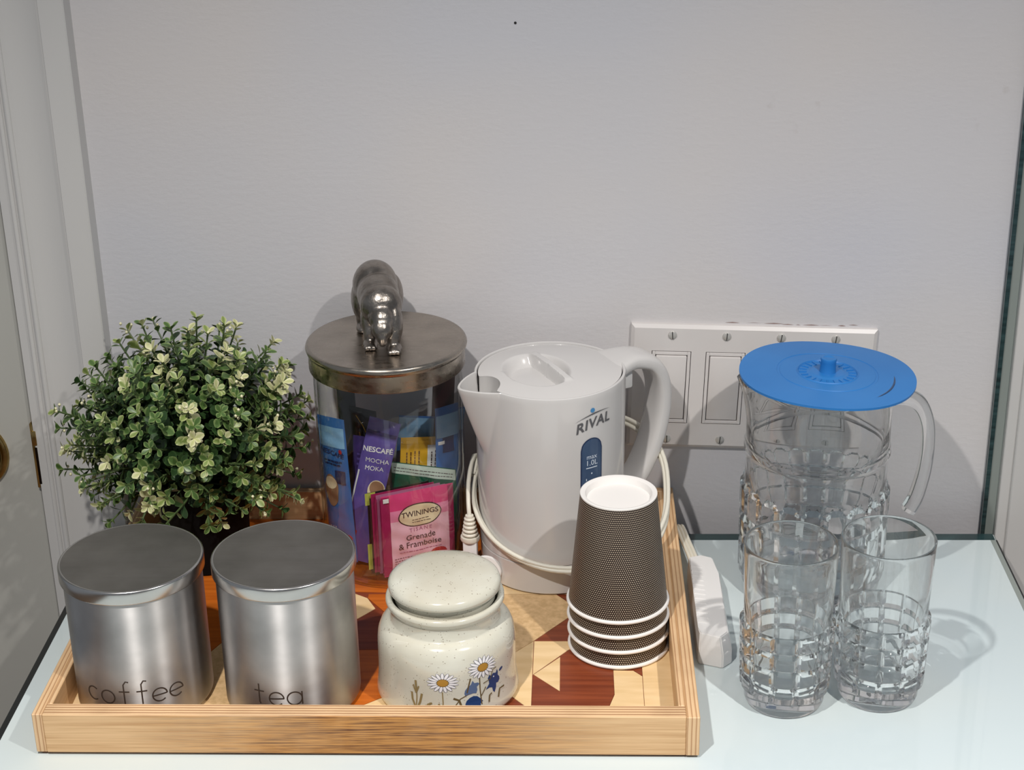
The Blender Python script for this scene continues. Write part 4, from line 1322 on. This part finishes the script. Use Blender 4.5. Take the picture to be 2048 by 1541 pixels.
for k, (c, lb) in enumerate((('mauve', 'pale mauve tea sachet directly behind the bright pink one'), ('mauve', 'second mauve tea sachet, next behind the pale one'), ('magenta', 'dark magenta tea sachet, its left edge beside the mauve ones'), ('black', 'black tea sachet with a lime corner, leftmost of the tea stack'))):
    d = 0.0036 * (k + 1); s = -0.0026 * (k + 1) - (0.001 if k > 1 else 0)
    pr_ = [('border', 'magenta' if c == 'mauve' else 'maroon', *quad(-0.029, -0.0275, 0.002, 0.070, 1, 8))] if c != 'black' else [('corner_print', 'lime', *quad(-0.029, -0.020, 0.062, 0.073, 2, 2)), ('border', 'lime', *quad(-0.029, -0.020, 0.002, 0.026, 2, 2))]
    sachet('tea_sachet', lb, 'sachet', (cx1 + nx_ * d + s * math.cos(math.radians(yaw1)), cy1 + ny_ * d + s * math.sin(math.radians(yaw1)) + 0.0003, ZS), fw_ - 0.006 - 0.001 * k, fh_ - 0.0015, 0.0028, yaw1, 0, 0, c, pr_, 0.002)
parts = [('band', 'mint', *quad(-0.028, 0.028, 0.074, 0.0835, 8, 3)), ('lettering', 'ink', *lines(-0.026, 0.026, 0.079, 2, 0.0028, 12)), ('label_panel', 'green', *quad(-0.028, -0.012, 0.01, 0.070, 3, 8))]
sachet('tea_sachet', 'dark green tea sachet with a mint top band, behind the pink sachet', 'sachet', (-0.1255, -0.0790, ZS), 0.0570, 0.0840, 0.0030, -14, 2, 0, 'green', parts, 0.002)
# sugar
parts = [('band', 'white', *quad(0.0045, 0.0165, 0.030, 0.101, 3, 8)), ('lettering', 'brown', *txt('SUCRE', 0, 0, 0.001))]
def rot_lines(x0, n, dx, z0, z1, seed):
    V, F = lines(z0, z1, 0, n, dx, seed, 0.0009)
    return [(x0 + y, x) for x, y in V], F
parts = [('band', 'white', *quad(0.0045, 0.0165, 0.030, 0.099, 3, 8)), ('lettering', 'brown', *rot_lines(-0.003, 4, 0.0034, 0.050, 0.094, 21)), ('lettering', 'ink', *rot_lines(0.0140, 3, 0.0032, 0.050, 0.094, 22)), ('crimp', 'brown', *quad(-0.0165, 0.0165, 0.1005, 0.1035, 4, 1))]
parts[-1] = ('crimp', 'gold', parts[-1][2], parts[-1][3])
sachet('sugar_packet', 'golden yellow sugar packet with a white printed side, mid jar', 'packet', (-0.1335, -0.0690, ZS), 0.0360, 0.1060, 0.0030, 12, 2, 4, 'gold', parts, 0.004)
# coffee sticks
cup_print = lambda x, z: [('mug_print', 'cream', *ring2d(x, z, 0.0072, 0.0090, 20, 4)), ('mug_print', 'coffee', *ring2d(x, z + 0.002, 0.0060, 0.0062, 20, 4)), ('mug_print', 'red', *ring2d(x - 0.0005, z - 0.0125, 0.0050, 0.0040, 14, 3))]
parts = [('lettering', 'white', *txt('NESCAFÉ', 0.000, 0.0985, 0.0062, 0.10, bold=0.02)), ('lettering', 'white', *txt('MOCHA', 0.0015, 0.0895, 0.0054, 0.10)), ('lettering', 'white', *txt('MOKA', 0.0005, 0.0825, 0.0054, 0.10))] + cup_print(0.006, 0.066) + [('edge_print', 'white', *quad(-0.0125, -0.0112, 0.012, 0.080, 1, 12)), ('label_panel', 'red', *quad(-0.010, -0.002, 0.015, 0.027, 3, 3)), ('crimp', 'violet', *quad(-0.0125, 0.0125, 0.1135, 0.1165, 4, 1))]
sachet('coffee_stick', 'purple mocha coffee stick leaning right, white lettering and mug print', 'sachet', (-0.1870, -0.0960, ZS + 0.0030), 0.0265, 0.1270, 0.0038, -4, -7, 14.5, 'purple', parts)
parts = [('band', 'skyblue', *quad(-0.0127, 0.0127, 0.106, 0.124, 6, 3)), ('lettering', 'navy', *txt('NESCAFÉ', -0.001, 0.0985, 0.0058, -0.18, bold=0.03)), ('accent', 'red', *ell2d(0.0085, 0.1030, 0.0016, 0.0022, 10)), ('lettering', 'navy', *lines(-0.009, 0.009, 0.0925, 2, 0.0030, 5, 0.0016)), ('label_panel', 'navy', *quad(0.001, 0.011, 0.073, 0.085, 3, 3)), ('mug_print', 'coffee', *ring2d(-0.004, 0.066, 0.0068, 0.0150, 20, 4)), ('mug_print', 'cream', *ring2d(-0.004, 0.073, 0.0056, 0.0060, 16, 3)), ('lettering', 'white', *txt('CAFÉ', -0.0035, 0.022, 0.0085, PI / 2, bold=0.01))]
sachet('coffee_stick', 'blue coffee stick standing against the left wall of the jar', 'sachet', (-0.1945, -0.0900, ZS), 0.0275, 0.1320, 0.0040, -30, 0, -2, 'blue', parts)
parts = [('stripe', 'gold', *ribbon2d([(-0.006, 0.122), (0.001, 0.114), (0.008, 0.102)], 0.0009)), ('stripe', 'gold', *ribbon2d([(-0.002, 0.108), (-0.001, 0.098)], 0.0012))]
sachet('coffee_stick', 'black coffee stick with a gold stripe, behind the blue stick', 'sachet', (-0.1800, -0.0660, ZS), 0.0260, 0.1290, 0.0036, -25, 0, 2, 'black', parts)
sachet('coffee_stick', 'plain black coffee stick at the back left of the jar', 'sachet', (-0.1880, -0.0550, ZS), 0.0220, 0.1420, 0.0034, -40, 0, -1, 'black', [])
parts = [('lettering', 'purple', *lines(-0.008, 0.008, 0.092, 3, 0.0045, 17, 0.002))]
sachet('coffee_stick', 'dark violet coffee stick between the black and purple sticks', 'sachet', (-0.1790, -0.0790, ZS), 0.0240, 0.1090, 0.0036, -12, 0, 4, 'violet', parts)
parts = [('band', 'skyblue', *quad(-0.011, 0.011, 0.108, 0.124, 4, 3)), ('lettering', 'white', *lines(-0.008, 0.008, 0.104, 2, 0.004, 31, 0.0016))]
sachet('coffee_stick', 'short blue coffee stick behind the yellow sugar packet', 'sachet', (-0.1440, -0.0560, ZS), 0.0300, 0.1180, 0.0036, 8, 0, 6, 'blue', [('band', 'skyblue', *quad(-0.0145, 0.0145, 0.098, 0.1165, 4, 3)), ('label_panel', 'navy', *quad(-0.008, 0.010, 0.086, 0.096, 4, 2))])
parts = [('band', 'skyblue', *quad(-0.011, 0.011, 0.106, 0.126, 4, 3)), ('label_panel', 'navy', *quad(-0.006, 0.005, 0.092, 0.106, 3, 3)), ('accent', 'white', *quad(-0.010, -0.004, 0.100, 0.103, 2, 1))]
sachet('coffee_stick', 'blue coffee stick with a navy panel, against the right wall of the jar', 'sachet', (-0.1075, -0.0700, ZS), 0.0230, 0.1330, 0.0038, 38, 0, 1, 'blue', parts)
sachet('coffee_stick', 'blue coffee stick at right rear, half hidden by the navy-panelled one', 'sachet', (-0.1130, -0.0540, ZS), 0.0230, 0.1240, 0.0036, 25, 0, 5, 'blue', [('band', 'skyblue', *quad(-0.011, 0.011, 0.104, 0.123, 4, 3))])
sachet('coffee_stick', 'tallest dark maroon coffee stick at the back right of the jar', 'sachet', (-0.1190, -0.0440, ZS), 0.0190, 0.1560, 0.0034, 18, 0, 4, 'maroon', [])

# ------------------------------------------------------------------ potted plant
plant = thing('potted_plant', 'artificial boxwood plant with cream-tipped leaves in a black pot', 'plant', (-0.3130, -0.0785, ZF))
lathe('pot', [(0, 0), (0.0340, 0), (0.0352, 0.001), (0.0385, 0.074), (0.0398, 0.0745), (0.0400, 0.082), (0.0370, 0.082), (0.0365, 0.072), (0, 0.070)], M['black'], plant, 64)


def leaf_material(name, c1, c2, edge, e0):
    m = mat(name, c1, 0.38)
    T = NT(m)
    uv = T.new('ShaderNodeUVMap'); spx = T.new('ShaderNodeSeparateXYZ'); T.link(uv.outputs[0], spx.inputs[0])
    oi = T.new('ShaderNodeTexCoord'); nz = T.new('ShaderNodeTexNoise'); nz.inputs['Scale'].default_value = 55; T.link(oi.outputs['Object'], nz.inputs['Vector'])
    mx = T.new('ShaderNodeMix', data_type='RGBA'); T.link(nz.outputs['Fac'], mx.inputs[0]); mx.inputs[6].default_value = c1; mx.inputs[7].default_value = c2
    a = T.new('ShaderNodeMath', operation='SUBTRACT'); a.inputs[1].default_value = 0.5; T.link(spx.outputs[1], a.inputs[0])
    b = T.new('ShaderNodeMath', operation='ABSOLUTE'); T.link(a.outputs[0], b.inputs[0])
    mr = T.new('ShaderNodeMapRange'); mr.inputs['From Min'].default_value = e0; mr.inputs['From Max'].default_value = 0.5; T.link(b.outputs[0], mr.inputs[0])
    m2 = T.new('ShaderNodeMix', data_type='RGBA'); T.link(mr.outputs[0], m2.inputs[0]); T.link(mx.outputs[2], m2.inputs[6]); m2.inputs[7].default_value = edge
    T.link(m2.outputs[2], T.b.inputs['Base Color'])
    return m


LM = [leaf_material('leaf_dark', srgb(34, 58, 30), srgb(52, 80, 40), srgb(64, 92, 50), 0.30),
      leaf_material('leaf_mid', srgb(62, 92, 44), srgb(84, 112, 56), srgb(140, 160, 100), 0.22),
      leaf_material('leaf_light', srgb(108, 130, 62), srgb(136, 152, 84), srgb(186, 192, 136), 0.15),
      leaf_material('leaf_cream', srgb(172, 180, 116), srgb(200, 200, 150), srgb(222, 218, 180), 0.10)]
LEAF_W = [0.16, 0.30, 0.62, 0.92, 1.0, 0.80, 0.30]


def leaf_shape(L, W, cup=0.25, curl=0.12):
    V = []; F = []; U = []
    n = len(LEAF_W)
    for i, w in enumerate(LEAF_W):
        t = i / (n - 1); x = L * t; z = -curl * L * t * t
        for q in (-1, 0, 1):
            V.append(Vector((x, q * w * W / 2, z + cup * W / 2 * w * q * q))); U.append((t, 0.5 + 0.5 * q))
    for i in range(n - 1):
        a = i * 3
        F += [(a, a + 3, a + 4, a + 1), (a + 1, a + 4, a + 5, a + 2)]
    return V, F, U


LV, LF, LU = leaf_shape(1.0, 0.60)
leaf_meshes = []
for m in LM:
    me = bpy.data.meshes.new('leaf'); me.from_pydata([tuple(v) for v in LV], [], LF)
    ul = me.uv_layers.new(name='UVMap'); fl = []
    for p in me.polygons:
        for vi in p.vertices: fl.extend(LU[vi])
    ul.data.foreach_set('uv', fl); me.polygons.foreach_set('use_smooth', [True] * len(me.polygons)); me.materials.append(m)
    leaf_meshes.append(me)
rnd = random.Random(11)
leaves = []     # (matrix, material, score)
stems = Acc(); buds = Acc()
O = Vector((-0.004, 0.0, 0.080))
CEN = Vector((-0.0065, -0.004, 0.118)); RX, RY, RZ = 0.100, 0.080, 0.091
camdir = Vector((0.24, -0.88, 0.42)).normalized()
NS = 235
for si in range(NS):
    # directions spread over the sphere (golden spiral), bottom cap left out
    zz = 1 - 2 * (si + 0.5) / (NS * 1.16); ph = si * 2.399963 + rnd.uniform(-0.2, 0.2); rr = math.sqrt(max(0, 1 - zz * zz))
    d = Vector((rr * math.cos(ph), rr * math.sin(ph), zz))
    ext = rnd.uniform(0.78, 1.02) if rnd.random() < 0.85 else rnd.uniform(1.0, 1.12)
    tip = CEN + Vector((d.x * RX, d.y * RY, d.z * RZ)) * ext
    if tip.y + plant.location.y > -0.010: tip.y = -0.010 - plant.location.y - rnd.uniform(0, 0.012)
    if tip.x + plant.location.x > -0.222 and tip.y > -0.05: tip.x = -0.222 - plant.location.x - rnd.uniform(0, 0.006)
    if tip.x + plant.location.x < -0.398 and tip.y + plant.location.y > -0.030: tip.y = -0.034 - plant.location.y - rnd.uniform(0, 0.01)
    mid = O.lerp(tip, 0.55) + Vector((rnd.uniform(-1, 1), rnd.uniform(-1, 0.6), rnd.uniform(0.2, 1.4))) * 0.010
    path = catmull([O + Vector((rnd.uniform(-.02, .02), rnd.uniform(-.02, .015), 0)), mid, tip], 6)
    V, F = sweep_data(path, circ(0.0008, 5)); stems.add(V, F)
    kind = rnd.random(); n = len(path)
    total = sum((path[i + 1] - path[i]).length for i in range(n - 1))
    npair = max(3, int(total * 0.62 / 0.0085)); twist = rnd.uniform(0, PI)
    for j in range(npair):
        t = 1 - 0.62 * (j + 0.35) / npair
        q = t * (n - 1); i0 = min(int(q), n - 2); p = path[i0].lerp(path[i0 + 1], q - i0)
        tan = (path[i0 + 1] - path[i0]).normalized(); s1 = tan.orthogonal().normalized()
        s1 = Matrix.Rotation(twist + j * PI / 2 + rnd.uniform(-.3, .3), 3, tan) @ s1
        L = (0.0075 + 0.0048 * min(1, j / 3.0)) * rnd.uniform(0.85, 1.2)
        age = j / npair
        for sg in (1, -1):
            ax = (s1 * sg + tan * rnd.uniform(0.35, 0.9)).normalized()
            leaves.append((p, ax, tan, L, age, kind, d))
    for j in range(4):                      # terminal rosette
        tan = (path[-1] - path[-2]).normalized(); s1 = tan.orthogonal().normalized(); s1 = Matrix.Rotation(j * PI / 2 + rnd.uniform(-.3, .3), 3, tan) @ s1
        leaves.append((path[-1], (s1 + tan * rnd.uniform(0.5, 1.3)).normalized(), tan, rnd.uniform(0.0062, 0.0095), -0.05, kind, d))
    if rnd.random() < 0.25:
        for j in range(3):
            c = path[-1] + Vector((rnd.uniform(-1, 1), rnd.uniform(-1, 1), rnd.uniform(-1, 1))) * 0.006
            V, F = lathe_data([(0, -0.0016), (0.0010, -0.0008), (0.0013, 0.0004), (0.0006, 0.0014), (0, 0.0017)], 8)
            buds.add([(Vector(v) + c) for v in V], F)
wallx = plant.location
final = []
for p, ax, tan, L, age, kind, d in leaves:
    up_ = tan - ax * tan.dot(ax)
    if up_.length < 1e-4: up_ = ax.orthogonal()
    up_.normalize(); sd = up_.cross(ax).normalized()
    mtx = Matrix(((ax.x * L, sd.x * L, up_.x * L, p.x), (ax.y * L, sd.y * L, up_.y * L, p.y), (ax.z * L, sd.z * L, up_.z * L, p.z), (0, 0, 0, 1)))
    tip = mtx @ Vector((1, 0, 0))
    wy = tip.y + plant.location.y; wx = tip.x + plant.location.x
    if wy > -0.003 or (wx < -0.398 and wy > -0.022): continue
    if math.hypot(wx - JX, wy - JY) < JR + 0.006: continue
    if tip.z + ZF < 0.030: continue
    front = d.dot(camdir)
    v = age * 1.15 + rnd.uniform(-0.28, 0.28) - (0.12 if front > 0.35 else 0) + (0.48 if kind < 0.42 else (0.18 if kind < 0.76 else -0.24))
    mi = 3 if v < -0.12 else (2 if v < 0.16 else (1 if v < 0.62 else 0))
    score = (tip - CEN).dot(camdir) / 0.1 + L * 60 + (0.25 if abs(up_.dot(camdir)) > 0.4 else 0)
    final.append((score, mtx, mi))
final.sort(key=lambda q: -q[0])
rest = Acc()
for k, (s, mtx, mi) in enumerate(final):
    if k < 300:
        o = bpy.data.objects.new('leaf', leaf_meshes[mi]); COL.objects.link(o); o.parent = plant; o.matrix_local = mtx
    else:
        rest.add([mtx @ v for v in LV], LF, LU, mi)
o = rest.obj('foliage', LM, plant); o['kind'] = 'stuff'
o = stems.obj('branches', [mat('stem_green', srgb(70, 88, 50), 0.5)], plant); o['kind'] = 'stuff'
o = buds.obj('buds', [LM[3]], plant); o['kind'] = 'stuff'

# ------------------------------------------------------------------ glass tumblers
def facet(a, z, ncol, z0, z1, nrow, amp):
    if z <= z0 or z >= z1: return 0.0
    u = (a / (2 * PI) * ncol) % 1.0; v = ((z - z0) / (z1 - z0) * nrow) % 1.0
    return amp * min(1.0, (1 - abs(2 * u - 1)) / 0.30) * min(1.0, (1 - abs(2 * v - 1)) / 0.30) * (1 + 0.15 * (1 - (2 * u - 1) ** 2) * (1 - (2 * v - 1) ** 2))


def tumbler(label, loc, rot):
    t = thing('glass_tumbler', label, 'glass', loc, rot, 'cut glass tumblers')
    H = 0.1310
    rb = lambda z: 0.0292 + (0.0336 - 0.0292) * z / H
    z0, z1 = 0.0125, 0.0700
    prof = [(0, 0.0012), (0.020, 0.0010), (0.0255, 0.0), (0.0272, 0.0003), (0.0284, 0.0018), (rb(0.004), 0.0045), (rb(0.011), 0.011)]
    prof += [(rb(z), z) for z in [z0 + (z1 - z0) * i / 44 for i in range(45)]]
    prof += [(rb(z), z) for z in (0.0715, 0.078, 0.09, 0.105, 0.12, 0.1290)]
    prof += arc(rb(H) - 0.0008, H - 0.0008, 0.0008, 0, 180, 6)
    prof += [(rb(z) - 0.0018 - 0.0012 * sstep(0.085, 0.06, z), z) for z in (0.125, 0.11, 0.095, 0.085, 0.075, 0.06, 0.045, 0.03, 0.022)]
    prof += [(0.0245, 0.0165), (0.020, 0.0146), (0.012, 0.0138), (0, 0.0136)]
    no = 7 + 45
    g = lathe('glass', prof, M['cut_glass'], t, 168, lambda a, r, z, k: r + (facet(a, z, 12, z0, z1, 4, 0.0028) if k < no else 0), angle=24)
    inner_slot(g, 'cut_glass_inner', 168, no + 6 + 7)
    return t


tumbler('clear cut-glass tumbler, left one of the pair, nearer the tray', (0.1540, -0.2800, 0.0), 0.12)
tumbler('clear cut-glass tumbler, right one of the pair, nearer the table edge', (0.2240, -0.2720, 0.0), 0.35)

# ------------------------------------------------------------------ glass pitcher and silicone lid
GX, GY = 0.1945, -0.1100
pit = thing('glass_pitcher', 'tall cut-glass water pitcher with open hook handle, under the blue lid', 'pitcher', (GX, GY, 0.0))
H = 0.1870
prb = lambda z: 0.0560 + (0.0578 - 0.0560) * z / H
z0, z1 = 0.012, 0.096
prof = [(0, 0.0015), (0.045, 0.0012), (0.0505, 0.0), (0.0530, 0.0005), (0.0548, 0.0025), (prb(0.006), 0.006)]
prof += [(prb(z), z) for z in [z0 + (z1 - z0) * i / 60 for i in range(61)]]
n1 = len(prof)
prof += [(prb(0.099) - 0.0004, 0.099), (prb(0.104) - 0.0006, 0.104), (prb(0.120) - 0.0006, 0.120), (prb(0.124), 0.1235), (prb(0.126) + 0.0009, 0.1255), (prb(0.128), 0.1275), (prb(0.1285) - 0.0003, 0.1285), (prb(0.130) + 0.0006, 0.1305), (prb(0.133) - 0.0005, 0.1330), (prb(0.15) - 0.0006, 0.150), (prb(0.17) - 0.0006, 0.170), (prb(0.18), 0.180)]
prof += arc(prb(H) - 0.0012, H - 0.0012, 0.0012, 0, 180, 6)
prof += [(prb(z) - 0.0032, z) for z in (0.18, 0.16, 0.14, 0.12, 0.09, 0.06, 0.03)] + [(0.0500, 0.018), (0.042, 0.0142), (0.02, 0.0130), (0, 0.0128)]


def pit_r(a, r, z, k):
    if k < n1:
        u = (a / (2 * PI) * 20) % 1.0
        top = z1 - 0.010 * abs(2 * u - 1) ** 2
        r += facet(a, z, 20, z0, z1, 3, 0.0028) if z < top else 0
    d = adiff(a, PI * 1.0)       # small pouring lip
    if z > 0.150: r += 0.0085 * max(0, 1 - abs(d) / 0.42) ** 1.5 * ((z - 0.150) / 0.037) ** 1.6
    return r


g = lathe('glass', prof, M['cut_glass'], pit, 240, pit_r, angle=24)
inner_slot(g, 'cut_glass_inner', 240, n1 + 12 + 7)
hp = [(0.0535, 0.1690), (0.066, 0.1705), (0.0775, 0.1650), (0.0845, 0.1500), (0.0868, 0.1300), (0.0858, 0.1080), (0.0815, 0.0850), (0.0775, 0.0745), (0.0755, 0.0705)]
path = catmull([(s, 0, z) for s, z in hp], 7)
V, F = sweep_data(path, lambda i, t: superell(0.0082 - 0.0014 * t, 0.0058 + 0.0004 * math.sin(t * 9), 2.6, 20), side=(0, 1, 0))
o = mesh('handle', V, F, M['cut_glass'], pit, True, 60); o.rotation_euler = (0, 0, math.radians(-4))

sl = thing('silicone_lid', 'round blue silicone lid lying on the glass pitcher', 'lid', (0.1995, -0.1085, 0.1874))
sl.rotation_euler = (0, math.radians(2.0), 0)
SR = 0.0690


def sil_z(r, a):
    z = 0.0018 + 0.0008 * math.sin(3 * a + 0.6) * (r / SR) ** 2 - 0.0014 * (r / SR) ** 3
    if 0.0375 < r < 0.0395: z -= 0.0004
    if r < 0.0245:
        z += 0.0007 * sstep(0.0245, 0.0238, r) - 0.0012 * sstep(0.0234, 0.0226, r) + 0.0010 * sstep(0.0155, 0.0120, r)
    return z


rs = [0.0, 0.006, 0.009, 0.012, 0.0130, 0.0140, 0.0150, 0.016, 0.018, 0.020, 0.0222, 0.0226, 0.0230, 0.0234, 0.0238, 0.0242, 0.0245, 0.025, 0.028, 0.033, 0.0372, 0.0376, 0.0385, 0.0394, 0.0398, 0.045, 0.052, 0.060, 0.066, 0.0685, SR]
n = 120; V = [(0, 0, sil_z(0, 0))]; F = []
for r in rs[1:]:
    for i in range(n):
        a = 2 * PI * i / n; V.append((r * math.cos(a), r * math.sin(a), sil_z(r, a)))
for i in range(n): F.append((0, 1 + i, 1 + (i + 1) % n))
for k in range(len(rs) - 2):
    for i in range(n):
        a0 = 1 + k * n; F.append((a0 + i, a0 + n + i, a0 + n + (i + 1) % n, a0 + (i + 1) % n))
b0 = len(V)
for i in range(n):
    a = 2 * PI * i / n; V.append((SR * math.cos(a), SR * math.sin(a), sil_z(SR, a) - 0.0018))
V.append((0, 0, 0.0)); last = 1 + (len(rs) - 2) * n
for i in range(n):
    F.append((last + i, b0 + i, b0 + (i + 1) % n, last + (i + 1) % n)); F.append((b0 + i, b0 + n, b0 + (i + 1) % n))
mesh('disc', V, F, M['silicone'], sl, True, 30)
lathe('knob', [(0.0068, 0.0015), (0.0063, 0.0040), (0.0060, 0.0105), (0.0064, 0.0128), (0.0060, 0.0138), (0.0048, 0.0141), (0.0034, 0.0134), (0, 0.0132)], M['silicone'], sl, 40)
A = Acc()
for k in range(22):                       # sunburst ribs
    a = 2 * PI * k / 22; c, s = math.cos(a), math.sin(a)
    r0, r1, w, zt = 0.0165, 0.0222, 0.0006, 0.0021
    V = [(r * c - q * w * s, r * s + q * w * c, z) for r in (r0, r1) for q, z in ((-1, 0.0006), (1, 0.0006), (0.6, zt), (-0.6, zt))]
    A.add(V, [(0, 1, 2, 3), (4, 7, 6, 5), (0, 4, 5, 1), (1, 5, 6, 2), (2, 6, 7, 3), (3, 7, 4, 0)])
A.obj('sunburst_relief', [M['silicone']], sl, False)['kind'] = 'stuff'

# ------------------------------------------------------------------ extension-cord outlet block
ex = thing('extension_cord', 'white extension-cord outlet block with ribbed top, lying beside the tray', 'extension cord', (0.1030, -0.1715, 0.0))
bm = bmesh.new()
top = [(-0.0085, 0.0600), (0.0015, 0.0640), (0.0105, 0.0595), (0.0138, 0.0330), (0.0140, -0.0560), (0.0075, -0.0640), (-0.0075, -0.0575), (-0.0085, -0.050), (-0.0085, 0.0)]
mid = [(x * 1.18 + (0.0005), y * 1.03) for x, y in top]
rings = []
for P2, z in ((mid, 0.0), (mid, 0.012), (top, 0.0245)):
    ring = []
    for x, y in P2:
        zz = z
        if z > 0.02 and y < -0.045: zz = z
        ring.append(bm.verts.new((x, y if not (z < 0.02 and y < -0.05) else y - 0.004, zz)))
    rings.append(ring)
n = len(top)
for a, b in zip(rings[:-1], rings[1:]):
    for i in range(n): bm.faces.new((a[i], a[(i + 1) % n], b[(i + 1) % n], b[i]))
bm.faces.new(rings[-1]); bm.faces.new(list(reversed(rings[0])))
bmesh.ops.bevel(bm, geom=[e for e in bm.edges], offset=0.0008, segments=2, affect='EDGES')
bm_obj('outlet_body', bm, M['white_plastic'], ex, True, 30)
A = Acc()
for k in range(13):
    y = 0.046 - 0.0072 * k
    V = [(-0.0080, y, 0.0243), (0.0010, y - 0.0022, 0.0243), (0.0010, y - 0.0042, 0.0243), (-0.0080, y - 0.0020, 0.0243), (-0.0078, y - 0.0004, 0.0251), (0.0008, y - 0.0026, 0.0251), (0.0008, y - 0.0038, 0.0251), (-0.0078, y - 0.0016, 0.0251)]
    A.add(V, [(4, 7, 6, 5), (0, 4, 5, 1), (1, 5, 6, 2), (2, 6, 7, 3), (3, 7, 4, 0)])
A.obj('grip_ribs', [M['white_plastic']], ex, False)['kind'] = 'stuff'
cp = [(-0.0030, 0.060, 0.0165), (-0.0050, 0.078, 0.0170), (-0.0085, 0.105, 0.0155), (-0.0105, 0.126, 0.0135), (-0.0118, 0.1400, 0.0105), (-0.0122, 0.1490, 0.0040), (-0.0125, 0.1545, -0.0120), (-0.0125, 0.1552, -0.0600)]
path = catmull(cp, 6)
for q in (-1, 0, 1):
    P3 = [p + Vector((q * 0.0029, 0, 0)) for p in path]
    V, F = sweep_data(P3, circ(0.0016, 10)); mesh('cord_strand', V, F, M['cord'], ex, True, 60)
V, F = sweep_data(catmull([(-0.0028, 0.0570, 0.0160), (-0.0032, 0.0655, 0.0166)], 4), lambda i, t: superell(0.0056, 0.0034, 2.4, 20), side=(1, 0, 0))
mesh('cord_collar', V, F, M['white_plastic'], ex, True, 50)

# lamps refract through the cut glass: let the renderer trace those caustics onto table, wall and plastics
for o in sc.objects:
    if o.type == 'LIGHT': o.data.cycles.is_caustics_light = True
    if o.type == 'MESH':
        nm = [s.material.name for s in o.material_slots if s.material]
        if 'cut_glass' in nm: o.cycles.is_caustics_caster = True
        elif nm and nm[0] in ('white_glass', 'painted_wall', 'white_plastic', 'switch_plate_plastic'): o.cycles.is_caustics_receiver = True
